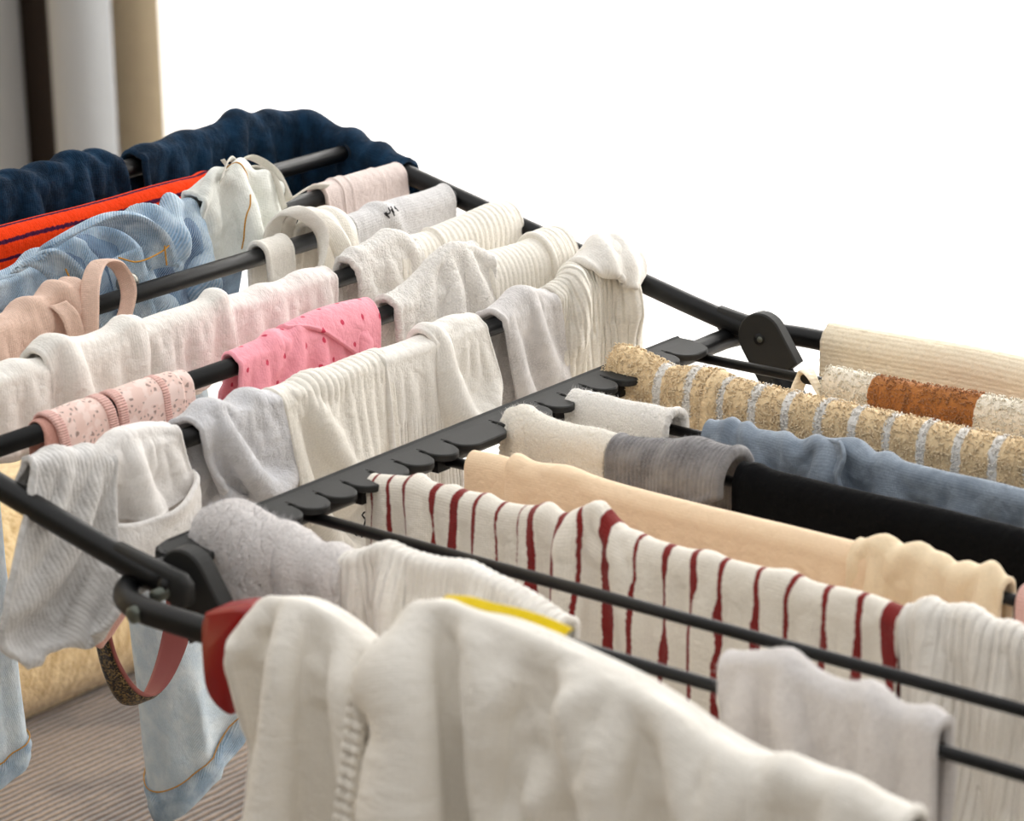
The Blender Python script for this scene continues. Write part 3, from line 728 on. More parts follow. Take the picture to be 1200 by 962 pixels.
#@@PART3
# ------------------------------------------------------------------ cloth materials
F_ = fabric
M.update(
    navy=F_('navy_jersey', (10, 34, 54), 'weave', var=.35, bump=.4, mottled=(18, 50, 76), sheen=.02, wrinkle=.7),
    orange=F_('orange_striped_knit', (240, 62, 10), 'knit', rgb2=(66, 18, 52), var=.12, bump=.7, sheen=.0),
    denim=F_('washed_denim', (140, 172, 202), 'denim', var=.25, mottled=(200, 218, 232), bump=.8),
    denim_dark=F_('blue_denim_face', (50, 84, 124), 'denim', var=.3, mottled=(112, 148, 184), bump=.7),
    denim_leg=F_('pale_washed_denim', (202, 220, 233), 'denim', var=.12, mottled=(224, 235, 242), bump=.6),  # paler than the rest: sunlight on the legs put into the colour
    lining=F_('white_pocket_lining', (232, 234, 228), 'weave', var=.06, bump=.3),
    stitch=plain('yellow_thread', (198, 142, 44), .7),
    brass=plain('dull_metal_button', (150, 148, 140), .3, .8),
    label=F_('grey_white_tape', (222, 218, 208), 'weave', var=.08, bump=.3),
    blush=F_('pale_blush_jersey', (232, 216, 210), 'weave', var=.06, bump=.3),
    peach=F_('skin_pink_jersey', (230, 198, 180), 'weave', var=.08, bump=.35),
    cream=F_('cream_cotton', (243, 238, 228), 'weave', var=.06, bump=.35),
    meshg=F_('pale_grey_mesh_knit', (224, 222, 222), 'mesh', var=.06, bump=.7),
    off=F_('offwhite_knit', (243, 239, 232), 'knit', var=.08, bump=.5),
    offpink=F_('pinkish_white_knit', (244, 236, 231), 'knit', var=.07, bump=.5),
    ribcream=F_('cream_crossrib_knit', (245, 240, 230), 'knit', var=.08, bump=.45),
    ribu=F_('cream_rib_knit', (245, 239, 227), 'rib', var=.08, rib=.0042, bump=.8),
    terryw=F_('white_terry_knit', (242, 238, 232), 'terry', var=.1, bump=.7),
    fleece=F_('cream_fleece', (243, 237, 225), 'fleece', var=.1, bump=.6),
    heather=F_('grey_heather_knit', (204, 201, 198), 'rib', var=.2, rib=.0030, bump=.2, mottled=(222, 220, 218)),
    heather2=F_('light_heather_knit', (218, 214, 212), 'knit', var=.22, bump=.5, mottled=(228, 224, 222)),
    greys=F_('cool_grey_knit', (210, 209, 211), 'fleece', var=.12, bump=.5, mottled=(220, 220, 224)),
    whitek=F_('white_cotton_knit', (244, 240, 236), 'knit', var=.06, bump=.4),
    pink=F_('coral_pink_eyelet', (255, 168, 182), 'knit', rgb2=(214, 62, 92), var=.07, bump=.35),
    satin=F_('dusty_pink_satin', (206, 152, 138), 'weave', var=.06, bump=.3, rough=.55),
    edging=F_('pink_elastic_edging', (244, 196, 186), 'crossrib', var=.08, rib=.0016, bump=.6),
    mauve=plain('mauve_strap', (178, 104, 100), .5, 0, .2, 500, .35),
    waffle=F_('cream_waffle_towel', (250, 236, 210), 'waffle', var=.06, bump=.28),
    terryc=F_('cream_brown_terry', (250, 240, 222), 'terry', rgb2=(182, 118, 62), var=.08, bump=.5),
    terrytan=F_('tan_striped_terry', (244, 216, 172), 'terry', rgb2=(240, 236, 230), var=.08, bump=.5),
    lc=F_('loop_cream', (255, 247, 230), 'weave', var=.05, bump=.1, wrinkle=0, sheen=.3), lb=F_('loop_brown', (184, 122, 66), 'weave', var=.1, bump=.1, wrinkle=0, sheen=.3),
    lt=F_('loop_tan', (250, 226, 186), 'weave', var=.08, bump=.1, wrinkle=0, sheen=.3), lw=F_('loop_pale', (255, 248, 240), 'weave', var=.05, bump=.1, wrinkle=0, sheen=.3),
    blue=F_('slate_blue_jersey', (150, 162, 176), 'weave', var=.12, bump=.3, mottled=(122, 134, 148)),
    grey=F_('mid_grey_wool_knit', (126, 124, 126), 'rib', var=.3, rib=.0034, bump=.4, mottled=(150, 148, 148)),
    black=F_('black_jersey', (9, 10, 12), 'weave', var=.1, bump=.2, sheen=.0),
    apricot=F_('pale_apricot_jersey', (246, 218, 184), 'weave', var=.03, bump=.2),
    apricot2=F_('apricot_gauze', (246, 224, 190), 'weave', var=.05, bump=.3),
    stripe=F_('cream_red_stripe_muslin', (243, 236, 224), 'weave', rgb2=(132, 36, 34), var=.06, bump=.5),
    ribw=F_('white_rib_knit', (245, 240, 232), 'rib', var=.06, rib=.0052, bump=.7),
    fuzzy=F_('pale_grey_fleece', (218, 213, 211), 'fleece', var=.12, bump=.7),
    cotton=F_('white_cotton_twill', (242, 237, 228), 'weave', var=.04, bump=.25),
    yellow=F_('yellow_print', (238, 206, 20), 'weave', var=.1, bump=.2),
    lint_w=F_('white_lint', (242, 238, 232), 'weave', var=.03, bump=.0), lint_g=F_('grey_lint', (206, 204, 206), 'weave', var=.05, bump=.0), lint_d=F_('dark_grey_lint', (140, 138, 140), 'weave', var=.05, bump=.0),
    ink=plain('dark_print_ink', (34, 32, 34), .8),
)
# lace: a knitted net with real openings
lc_ = NT('pink_lace'); uv, u, v = lc_.uv()
vo = lc_.n('ShaderNodeTexVoronoi', feature='DISTANCE_TO_EDGE'); lc_.put(vo.inputs['Vector'], uv); vo.inputs['Scale'].default_value = 260
blob = lc_.smooth(lc_.noise(uv, 95, 2), .50, .56)
net = lc_.math('MAXIMUM', lc_.math('LESS_THAN', vo.outputs['Distance'], .24), blob)
lc_.put(lc_.p.inputs['Base Color'], lc_.mix(blob, lin((236, 206, 196)) + (1,), lin((246, 222, 214)) + (1,))); lc_.p.inputs['Roughness'].default_value = .9
lc_.put(lc_.p.inputs['Alpha'], lc_.math('MULTIPLY_ADD', net, .6, .4)); M['lace'] = lc_.m
# glitter
g_ = NT('dark_glitter'); tc = g_.n('ShaderNodeTexCoord').outputs['Object']
vo = g_.n('ShaderNodeTexVoronoi'); g_.put(vo.inputs['Vector'], tc); vo.inputs['Scale'].default_value = 900
sp = g_.n('ShaderNodeSeparateColor'); g_.t.links.new(vo.outputs['Color'], sp.inputs[0])
g_.put(g_.p.inputs['Base Color'], g_.mix(g_.smooth(sp.outputs[0], .45, .9), lin((30, 26, 22)) + (1,), lin((150, 122, 76)) + (1,)))
g_.p.inputs['Roughness'].default_value = .35; g_.p.inputs['Metallic'].default_value = .4; g_.bump(vo.outputs['Distance'], .8, .001); M['glitter'] = g_.m

# ------------------------------------------------------------------ wing, outer tube: navy trousers
garment('navy_trousers', M['navy'], 'navy garment at the left end of the outermost wing tube, left of the gap', 'trousers',
        ('L7', .150, .331, [.075, .075, .07, .06], .10), th=.004, lift=[.002, .004, .006, .005, .007, .0015], nt=96, ns=80, slantF=.12, seed=4, hang=dict(su=1.15, bend=.4, pin=.008, grid=(34, 36), steps=70),
        folds=[(.30, .010, .004, .75), (.46, .009, .004, .8), (.62, .008, .005, .8), (.78, .008, .005, .7), (.92, .007, .005, .5)], nz=(.003, .02, .05), hem=.0008, group='navy garments on the outer tube')
garment('navy_trousers', M['navy'], 'navy garment over the far corner of the outermost wing tube, right of the gap', 'trousers',
        ('corner', .350, .632, [.085, .10, .10, .10, .11, .10], .09), th=.004, lift=[.001, .003, .005, .007, .003, .001, .000, .000], nt=130, ns=80, seed=9, hang=dict(su=1.16, bend=.4, pin=.008, grid=(40, 56), steps=70), slantF=.04,
        folds=[(.05, .008, .003, .4), (.2, .012, .003, .35), (.40, .012, .006, -.35), (.53, .012, .004, -.3), (.66, .014, .005, .3), (.80, .010, .005, .25), (.90, .008, .004, .1)], nz=(.004, .022, .05), hem=.0008, group='navy garments on the outer tube')
# orange knit, stripes run along the rail
def orange_stripe(t, s):
    return np.maximum.reduce([.00115 - np.abs(s - c) for c in (-.010, .0012, .0118, .0225, .0332, .044)])
garment('orange_sweater', M['orange'], 'orange knit with thin dark purple stripes, on the sixth wing rail', 'sweater',
        ('L6', .140, .376, .055, .075), th=.005, lift=[.0015, .002, .001, .002, .0005], nt=130, ns=90, seed=12, mask=orange_stripe, nz=(.002, .03, .06), hem=.0006, slantF=-.1,
        folds=[(.97, .006, .002, 0)])

# ------------------------------------------------------------------ jeans on the fifth wing rail, inside out
J5 = wing(LD[5], 0)
jeans = thing('jeans', wing(LD[5], .25) + np.array([0, 0, RL]), 'pale blue jeans bunched over the wing rail with two legs hanging down', 'jeans')
def J(y, a, h): return np.array([J5[0] + a, y, J5[2] + h])
drape_part('seat_panel', M['denim'], jeans, ('L5', .095, .305, [.03, .04, .05, .06, .08, .095, .09], [.09] * 2), th=.004, lift=[.000, .001, .006, .008, .012, .013, .015], nt=96, ns=90, seed=21, hang=dict(su=1.16, bend=.4, pin=.008, grid=(34, 36), steps=70), slantF=.0,
           folds=[(.55, .008, .008, .7), (.66, .006, .006, .9), (.78, .007, .008, .5), (.90, .007, .008, -.5), (.42, .008, .006, .5), (.30, .008, .004, .5)], nz=(.005, .018, .025), hem=.0007)
drape_part('yoke', M['denim_dark'], jeans, ('L5', .285, .352, [.105, .110, .108, .100], .02), th=.0025, lift=.0, nt=40, ns=50, seed=24, flareF=-.22, nz=(.001, .02, .03), gap=.0001)
drape_part('front_panel', M['denim_dark'], jeans, ('L5', .165, .300, [.100, .108, .104, .098, .09], .06), th=.0035, lift=[.006, .010, .012, .012, .010], nt=80, ns=80, seed=23, gap=.0007, slantF=.0,
           folds=[(.35, .009, .004, .6, .02, .12), (.6, .010, .005, .3, .02, .12), (.85, .008, .005, .4, .02, .12)], nz=(.004, .02, .03), hem=.0006, flareF=.05)
drape_part('pocket_lining', M['lining'], jeans, ('L5', .304, .388, [.050, .060, .066, .064, .056], [.05, .05]), th=.003, flareF=.16, gap=.0065, lift=[.014, .021, .023, .022, .014, .004], nt=80, ns=80, seed=25, hang=dict(su=1.14, bend=.4, pin=.008, grid=(30, 18), steps=70), slantF=-.12,
           folds=[(.30, .010, .007, -1.5, .0, .09), (.62, .011, .008, -1.4, -.01, .09), (.95, .010, .008, -1.2, -.01, .09), (1.2, .010, .007, -1.0, .0, .09)], nz=(.004, .018, .03), hem=.0007)
lin_o = bpy.data.objects[LAST['part']]; Cl = LAST['C']; Nl = normals(Cl); a_, b_ = Cl.shape[:2]
for (w0, q0), (w1, q1) in (((.46, .40), (.62, .62)), ((.70, .50), (.92, .38))):
    pth = [Cl[int((w0 + (w1 - w0) * k) * (a_ - 1)), int((q0 + (q1 - q0) * k) * (b_ - 1))] + Nl[int((w0 + (w1 - w0) * k) * (a_ - 1)), int((q0 + (q1 - q0) * k) * (b_ - 1))] * .0017 for k in np.linspace(0, 1, 9)]
    V, F = sweep(catmull(pth, 24), .0006, 6); part('stitching', mesh('stitching', V, F), M['stitch'], lin_o)
# waistband: two curling bands of doubled cloth across the front
def band(name, mat, pts, wd, width, th=.003, n=70, k=9, cup=0.0, parent=jeans, label=None):
    V, F, uv = ribbon(pts, wd, width, th, n, k, cup)
    return part(name, mesh(name, V, F, uv), mat, parent, None, label)
band('waistband', M['denim'], [J(.150, .014, .020), J(.176, .021, .030), J(.200, .024, .034), J(.222, .027, .027), J(.238, .030, .012), J(.244, .031, -.008)],
     [(.75, .1, .65), (.8, 0, .6), (.85, .1, .5), (.7, .65, .3), (.5, .85, .1), (.4, .9, 0)], .022, th=.0042, cup=.003)
band('waistband', M['denim'], [J(.128, .020, .018), J(.140, .026, .021), J(.156, .030, .006), J(.166, .030, -.016), J(.172, .029, -.036)],
     [(.4, .8, .4), (.5, .8, .2), (.4, .9, 0), (.3, .95, 0), (.3, .95, 0)], .024, th=.0042, cup=.004)
band('fly', M['denim'], [J(.208, .030, .010), J(.212, .031, -.010), J(.218, .029, -.034), J(.226, .027, -.058), J(.230, .025, -.078)], (.25, .95, .2), .028, th=.0034, cup=.002)
st_paths = [[J(.199, .034, .010), J(.215, .0355, .004), J(.237, .0355, .006), J(.250, .034, .010)], [J(.204, .0345, -.004), J(.209, .0345, -.018), J(.203, .0335, -.020), J(.200, .034, -.008)],
            [J(.214, .0335, -.040), J(.228, .032, -.050), J(.244, .031, -.055), J(.262, .0305, -.062)], [J(.240, .0365, .010), J(.241, .0365, -.004)], [J(.153, .032, .012), J(.162, .0325, -.010), J(.168, .0325, -.028)]]
for pth in st_paths:
    V, F = sweep(catmull(pth, 26), .0006, 6); part('stitching', mesh('stitching', V, F), M['stitch'], jeans)
bb = J(.2046, .0365, -.009); part('button', mesh('button', *sweep([bb + np.array([-.003, 0, 0]), bb + np.array([.0018, -.0008, .0004]), bb + np.array([.0030, -.0012, .0006])], [.0078, .0078, .0058], 22)), M['brass'], jeans)
# two legs, each a flattened tube with a stitched hem
def jeans_leg(y0, y1, zb, seed, tilt, lean):
    ns, nt = 70, 56; sgrid = np.linspace(0, 1, ns)[:, None]; a = np.linspace(0, 2 * PI, nt)[None, :]
    ztop = J5[2] - .012; z = ztop + (zb + H - ztop) * sgrid
    wdt = (y1 - y0) / 2 * (.80 + .2 * sgrid); mid = (y0 + y1) / 2 + lean * sgrid
    dpt = .008 + .016 * sgrid
    ca, sa = np.cos(a), np.sin(a)
    Y = mid + wdt * np.sign(ca) * np.abs(ca)**.8; X = J5[0] + .004 + .016 * sgrid + dpt * np.sign(sa) * np.abs(sa)**.8
    Z = z + tilt * (Y - mid) * sgrid**2 + 0 * X
    tt = Y - mid; d = .0048 * vnoise(tt / .022 + 3 + a * 0, Z / .10, seed) + .0025 * vnoise(tt / .010 + 9, Z / .05 + 3, seed + 1)
    X = X + d * np.sign(sa) * np.abs(sa)**.5; X = X + .002 * np.exp(-((sgrid - .955) / .008)**2) * np.sign(sa)
    C = np.stack([X, Y, Z], -1)[:, ::-1]
    U = (wdt * a)[:, ::-1]; Wv = np.broadcast_to(Z, U.shape)
    V, F, uv, _ = shell(C, .0022, U, Wv)
    leg = part('leg', mesh('leg', V, F, uv), M['denim_leg'], jeans)
    # hem stitching and folded hem
    Ch = C[int(ns * .93):]; Vh, Fh, uvh, _ = shell(Ch + normals(Ch) * .0012, .0030, U[int(ns * .93):], Wv[int(ns * .93):])
    part('hem', mesh('hem', Vh, Fh, uvh), M['denim'], leg)
    row = C[int(ns * .935)] + normals(C)[int(ns * .935)] * .0030
    Vs, Fs = sweep(row[:-1], .0005, 6, closed=True); part('stitching', mesh('stitching', Vs, Fs), M['stitch'], leg)
jeans_leg(.194, .296, -.318, 31, .66, .024)
jeans_leg(.006, .112, -.262, 37, .30, -.022)
# care labels and tape ends at the waist
for pts, wd, wid in (([J(.372, -.010, .026), J(.352, -.004, .044), J(.338, .004, .046), J(.322, .012, .036)], (.6, -.2, .7), .007),
                     ([J(.388, .016, .010), J(.386, .004, .030), J(.372, -.006, .042), J(.350, -.002, .040), J(.330, .006, .040)], (.8, .1, .5), .008),
                     ([J(.378, .020, .006), J(.378, .010, .028), J(.366, .002, .037), J(.342, .006, .034)], (.8, .1, .5), .006),
                     ([J(.352, .002, .024), J(.347, .000, .033), J(.344, -.001, .040), J(.339, -.002, .047)], (.5, .7, .2), .0032),
                     ([J(.372, .004, .006), J(.392, .010, .008), J(.416, .010, .013), J(.438, .008, .009)], (.8, 0, .6), .008)):
    band('care_label', M['label'], pts, wd, wid, th=.0011, n=40, k=5)

# ------------------------------------------------------------------ blush garment beside the jeans
bl = thing('blush_camisole', wing(LD[5], .485) + np.array([0, 0, RL]), 'pale blush garment with narrow strips on the fifth wing rail by the far tube', 'top')
for i, (a, b, f, lf) in enumerate(((.434, .452, .050, .0010), (.4515, .463, .052, .0022), (.462, .500, .056, .0012), (.499, .5265, .046, .0006))):
    drape_part('panel', M['blush'], bl, ('L5', a, b, f, .055), th=.0026, lift=lf, nt=34, ns=50, slantF=.10, slantB=.05, seed=41 + i, nz=(.0012, .02, .05), hem=.0005, ribs=(.0035, .0003, .03, .06, 'v') if i == 3 else None)

# ------------------------------------------------------------------ fourth wing rail
pk = thing('peach_bralette', wing(LD[4], .12) + np.array([0, 0, RL]), 'skin pink garment with a big looped strap at the left of the fourth wing rail', 'bra')
def K(y, a, h): o = wing(LD[4], y); return np.array([o[0] + a, y, o[2] + h])
drape_part('body', M['peach'], pk, ('L4', .055, .142, [.060, .055, .050, .045], .06), th=.003, lift=[.001, .004, .009, .010], nt=60, ns=60, seed=51, hang=dict(su=1.10, bend=.4, pin=.008, grid=(26, 18), steps=70), slantF=.1, folds=[(.5, .007, .004, .5), (.8, .007, .006, .2), (.95, .005, .005, .1)], nz=(.003, .02, .04), hem=.0008)
band('strap', M['peach'], [K(.130, .020, -.030), K(.134, .021, .000), K(.142, .016, .022), K(.158, .008, .031), K(.172, .010, .026), K(.173, .018, .010), K(.162, .021, -.010), K(.150, .020, -.034)],
     [(.5, .85, 0), (.6, .75, 0), (.8, .5, .3), (.95, .2, -.1), (.9, 0, .4), (.8, .3, .5), (.6, .8, .3), (.5, .85, 0)], .014, th=.0022, parent=pk, cup=.001)
band('strap', M['peach'], [K(.080, .018, -.036), K(.096, .021, -.022), K(.112, .021, -.016), K(.126, .020, -.024)], (.2, -.2, .95), .012, th=.0022, parent=pk, cup=.001)
band('strap', M['peach'], [K(.116, .012, .014), K(.120, .018, .006), K(.124, .020, -.014), K(.126, .020, -.036)], (.2, .95, .1), .013, th=.0022, parent=pk, cup=.0015)

kn = thing('cream_headband', wing(LD[4], .36) + np.array([0, 0, RL]), 'cream cotton headband in twisted strips on the fourth wing rail', 'headband')
def Q(y, a, h): o = wing(LD[4], y); return np.array([o[0] + a, y, o[2] + h])
drape_part('band', M['cream'], kn, ('L4', .314, .342, [.046, .044], .05), th=.0028, lift=.0015, nt=40, ns=56, seed=61, slantF=.06, hem=.0009, nz=(.001, .02, .05))
drape_part('band', M['cream'], kn, ('L4', .366, .403, [.046, .052, .050, .046], .05), th=.003, lift=[.004, .008, .007, .002], nt=50, ns=56, seed=63, slantF=.05, folds=[(.3, .005, .004, .3), (.62, .006, .005, .25), (.85, .005, .004, .2)], hem=.0008, nz=(.002, .015, .04))
for pts, wd, wid in (([Q(.318, .021, -.044), Q(.336, .023, -.036), Q(.352, .026, -.014), Q(.360, .022, .012), Q(.354, .008, .025), Q(.350, -.004, .024), Q(.347, -.014, .012), Q(.346, -.017, -.012)], [(.2, -.5, .8), (.3, -.7, .6), (.5, -.85, .2), (.7, -.6, .2), (.3, .9, .3), (.1, .95, .2), (.1, .95, .1), (.1, .95, 0)], .016),
                     ([Q(.392, .022, -.042), Q(.382, .025, -.020), Q(.370, .026, .006), Q(.362, .016, .021), Q(.360, .002, .0235), Q(.362, -.013, .012), Q(.364, -.016, -.012)], [(.3, .9, .2), (.4, .9, .1), (.5, .8, .2), (.4, .9, .2), (.2, .95, .2), (.1, .95, .1), (.1, .95, 0)], .015)):
    band('strip', M['cream'], pts, wd, wid, th=.0026, n=50, k=9, parent=kn, cup=.0018)
ms = garment('mesh_sock', M['meshg'], 'pale grey mesh knit sock with a tiny dark print on the fourth wing rail', 'sock', ('L4', .408, .522, [.048, .046, .046, .048], .06), th=.003, lift=[.001, .002, .003, .002, .003], nt=90, ns=60, seed=66, slantF=.02,
        folds=[(.3, .006, .003, .5)], nz=(.002, .03, .05), hem=.0007)
marks(ms, LAST['C'], .003, .36, .60, .0075, 4, 3)

# ------------------------------------------------------------------ third wing rail: socks
sk = 'socks on the third wing rail'
garment('white_sock', M['off'], 'cream sock half cut off by the left edge, third wing rail', 'sock', ('L3', -.015, .062, [.065, .060, .062], .07), th=.0036, lift=[.002, .003, .0005], nt=60, ns=60, seed=71, hang=dict(su=1.08, bend=.4, pin=.008, grid=(26, 16), steps=70), nz=(.003, .03, .05), hem=.0006, folds=[(.7, .01, .003, .3)])
garment('white_sock', M['off'], 'cream sock with a slumped heel, second from the left on the third wing rail', 'sock', ('L3', .056, .142, [.055, .062, .062, .055], .07), th=.0036, lift=[.003, .0055, .003, .0035, .004], nt=70, ns=64, seed=73, hang=dict(su=1.10, bend=.4, pin=.008, grid=(26, 18), steps=70), slantF=.05, gap=.003,
        folds=[(.16, .010, .006, .35), (.9, .010, .005, .1)], bumps=[(.25, .03, .02, .004)], nz=(.003, .025, .05), hem=.0006)
garment('white_sock', M['off'], 'smooth cream sock, third from the left on the third wing rail', 'sock', ('L3', .139, .219, [.058, .060, .058], .07), th=.0036, lift=[.001, .002, .002, .0038], nt=70, ns=64, seed=75, hang=dict(su=1.07, bend=.4, pin=.008, grid=(26, 16), steps=70), slantF=.02, gap=.003, folds=[(.95, .006, .004, .0)], nz=(.002, .03, .05), hem=.0006)
garment('ribbed_sock', M['offpink'], 'pinkish white sock with a ribbed cuff, right of the smooth cream sock', 'sock', ('L3', .2175, .326, [.056, .060, .060, .056], .07), th=.0036, lift=[.003, .0015, .001, .003, .0012], nt=110, ns=64, seed=77, hang=dict(su=1.08, bend=.4, pin=.008, grid=(26, 20), steps=70), slantF=.02, slantB=-.25,
        folds=[(.70, .004, .0012, .1), (.76, .004, .0014, .1), (.82, .004, .0014, .1), (.88, .004, .0012, .1), (.4, .012, .003, .4)], nz=(.003, .03, .05), hem=.0008)
s_ = thing('terry_sock', wing(LD[3], .39) + np.array([0, 0, RL]), 'cream sock with terry heel and ribbed leg in the middle of the third wing rail', 'sock')
drape_part('heel', M['terryw'], s_, ('L3', .344, .412, [.044, .058, .060, .055], [.06, .07]), th=.004, lift=[.003, .008, .010, .006], nt=70, ns=64, seed=81, hang=dict(su=1.07, bend=.4, pin=.008, grid=(26, 16), steps=70), slantF=.18, slantB=-.1, rough=.0004, folds=[(.75, .010, .004, .35), (.15, .006, .003, .1)], bumps=[(.55, .022, .016, .003)], nz=(.002, .03, .05), hem=.001)
drape_part('ribbed_leg', M['ribcream'], s_, ('L3', .392, .440, [.045, .045], .06), th=.0036, lift=[.003, .004, .003], nt=70, ns=60, seed=83, ribs=(.0055, .0005, -.1, .1, 'u'), slantF=.08, nz=(.001, .03, .05), hem=.0008)
garment('ribbed_sock', M['ribcream'], 'cream sock with bold ribs by the far tube on the third wing rail', 'sock', ('L3', .437, .5305, [.046, .045, .044], .07), th=.0042, lift=[.004, .005, .006, .0075, .0085, .006], nt=120, ns=60, seed=85, ribs=(.0056, .0007, -.1, .1, 'u'), slantF=.10, nz=(.0015, .03, .05), hem=.0011)

# ------------------------------------------------------------------ second wing rail
lace = thing('lace_bralette', wing(LD[2], .065) + np.array([0, 0, RL]), 'pale pink lace bralette with satin cup on the second wing rail', 'bra')
for i, (a, b, f, sl) in enumerate(((.012, .056, [.06, .055], .22), (.064, .118, [.055, .052, .048], .10))):
    drape_part('lace_panel', M['lace'], lace, ('L2', a, b, f, .06), th=.0012, lift=[.001, .002, .001], gap=.0022, nt=50, ns=56, seed=91 + i, slantF=sl, slantB=-.1, nz=(.0015, .02, .04))
    for (c0, c1) in ((a - .0035, a + .0045), (b - .0075, b + .001)) if i == 0 else ((a - .0035, a + .0045), (b - .020, b - .0135)):
        drape_part('edging', M['edging'], lace, ('L2', c0, c1, f[0], .06), th=.0026, lift=.0014, nt=12, ns=56, seed=93, slantF=sl, slantB=-.1, nz=(.0005, .02, .04), gap=.0016)
drape_part('scalloped_edge', M['lace'], lace, ('L2', .1145, .128, [.046, .042, .038], .05), th=.001, lift=.0015, nt=24, ns=60, seed=97, slantF=.1, nz=(.001, .02, .04), edge=.004)
drape_part('cup', M['satin'], lace, ('L2', .004, .060, [.150, .154, .156, .156, .154, .150], [.03, .03]), th=.0018, lift=.0002, nt=60, ns=90, seed=99, toeF=.050, narrowF=-.25, flareF=.03, bumps=[(.5, .11, .035, .010)], folds=[(.6, .004, .0014, .6, .06, .2), (.4, .004, .0012, .5, .07, .2)], nz=(.001, .03, .04), gap=.0002)

def eyelets(t, s):
    best = np.full_like(t, -1.0)
    rs = np.random.RandomState(4); g = .0185
    for i in range(-2, 16):
        for j in range(-4, 8):
            c = (.165 + i * g + (j % 2) * g * .5 + rs.uniform(-.0015, .0015), j * g * .85 + rs.uniform(-.001, .001))
            best = np.maximum(best, .0014 - np.hypot((t - c[0]), (s - c[1]) * .75))
    return best
pkc = garment('eyelet_top', M['pink'], 'bright pink eyelet cloth with a folded over corner on the second wing rail', 'top', ('L2', .172, .300, [.060, .060, .056, .050, .046], .045), th=.0026, lift=[.001, .003, .005, .004, .002], nt=120, ns=80, seed=101, hang=dict(su=1.10, bend=.4, pin=.008, grid=(26, 24), steps=70), slantF=-.12, mask=eyelets,
              folds=[(.3, .008, .003, -.4), (.48, .007, .003, -.5)], nz=(.0025, .02, .04), hem=.0004, edge=.003)
drape_part('folded_corner', M['pink'], pkc, ('L2', .222, .3055, [.004, .012, .022, .034, .046, .054], [.035, .035]), th=.0026, lift=[.006, .008, .009, .009, .008, .006], nt=90, ns=60, seed=103, slantF=-.05, mask=eyelets, nz=(.001, .02, .04), hem=.0006, gap=.001)
s_ = thing('terry_sock', wing(LD[2], .37) + np.array([0, 0, RL]), 'white terry sock with a raised heel on the second wing rail', 'sock')
drape_part('foot', M['terryw'], s_, ('L2', .322, .428, [.050, .055, .060, .062, .058], [.06, .06]), th=.0042, lift=[.002, .004, .010, .019, .023, .020, .012], nt=110, ns=72, seed=105, hang=dict(su=1.06, bend=.4, pin=.008, grid=(28, 20), steps=70), slantF=.05, slantB=-.3, rough=.0005, bumps=[(.70, .018, .020, .004)], nz=(.002, .03, .05), hem=.001, fuzz=(.0042, 2600, .0018, .00012, M['lint_w']))
s_ = thing('ribbed_sock', wing(LD[2], .47) + np.array([0, 0, RL]), 'cream ribbed sock with a turned cuff beside the white terry sock', 'sock')
drape_part('leg', M['ribcream'], s_, ('L2', .420, .498, [.052, .052], .06), th=.0038, lift=[.010, .009, .008, .009], nt=100, ns=60, seed=107, ribs=(.0052, .0005, -.1, .1, 'u'), slantF=.14, nz=(.0015, .03, .05), hem=.0008)
drape_part('cuff', M['ribcream'], s_, ('L2', .486, .519, [.048, .050], .055), th=.005, lift=[.010, .0115, .0115, .009], nt=60, ns=60, seed=109, ribs=(.0052, .0006, -.1, .1, 'u'), slantF=.20, nz=(.001, .03, .05), hem=.0014)

# ------------------------------------------------------------------ first wing rail, next to the comb bar
gk = garment('grey_sock', M['heather'], 'big grey heather ribbed sock behind the near black tube', 'sock', ('L1', -.049, .013, [.112, .116, .113, .104, .09], .035), th=.004, lift=[.011, .008, .004, .002], nt=84, ns=110, seed=111, hang=dict(su=1.10, bend=.4, pin=.008, grid=(36, 18), steps=70), slantF=-.42, narrowF=-.30, toeF=.03, folds=[(.35, .012, .005, -.1), (.72, .009, .004, -.2)], bumps=[(.3, .11, .022, .006)], nz=(.003, .035, .06), hem=.0008, flareF=-.20, rough=.0002)
s_ = thing('cuffed_sock', wing(LD[1], .035) + np.array([0, 0, RL]), 'white sock with a wide turned up cuff at its lower end, first wing rail', 'sock')
drape_part('foot', M['whitek'], s_, ('L1', .001, .060, [.050, .055, .052], .07), th=.0036, lift=[.003, .006, .009, .008, .004], nt=70, ns=80, seed=115, hang=dict(su=1.12, bend=.4, pin=.008, grid=(28, 16), steps=70), slantF=.22, folds=[(.62, .006, .005, -.15, .02, .1, 1), (.3, .010, .003, .1)], nz=(.002, .02, .05), hem=.0006, narrowF=-.05, rough=.00015)
def cuff_ring(c, ry, rx, h0, h1, th, tilt, seed):
    ns, nt = 22, 72; k = np.linspace(0, 1, ns)[:, None]; a = np.linspace(0, 2 * PI, nt)[None, :]
    fl = 1 + .06 * (1 - k)
    Y = c[1] + ry * fl * np.cos(a); X = c[0] + rx * fl * np.sin(a) + .0025 * vnoise(a * 1.5, k * 2, seed); Z = c[2] + h1 + (h0 - h1) * k + tilt * (Y - c[1]) + .004 * np.cos(2 * a) * (1 - k) + 0 * X
    C = np.stack([X, Y, Z], -1)[:, ::-1]
    return shell(C, th, (ry * a + 0 * k)[:, ::-1], (k * .03 + 0 * a))
cf = cuff_ring(wing(LD[1], .034) + np.array([.0130, .0, 0]), .0345, .0105, -.056, -.026, .0034, .16, 7)
part('cuff', mesh('cuff', cf[0], cf[1], cf[2]), M['whitek'], s_)
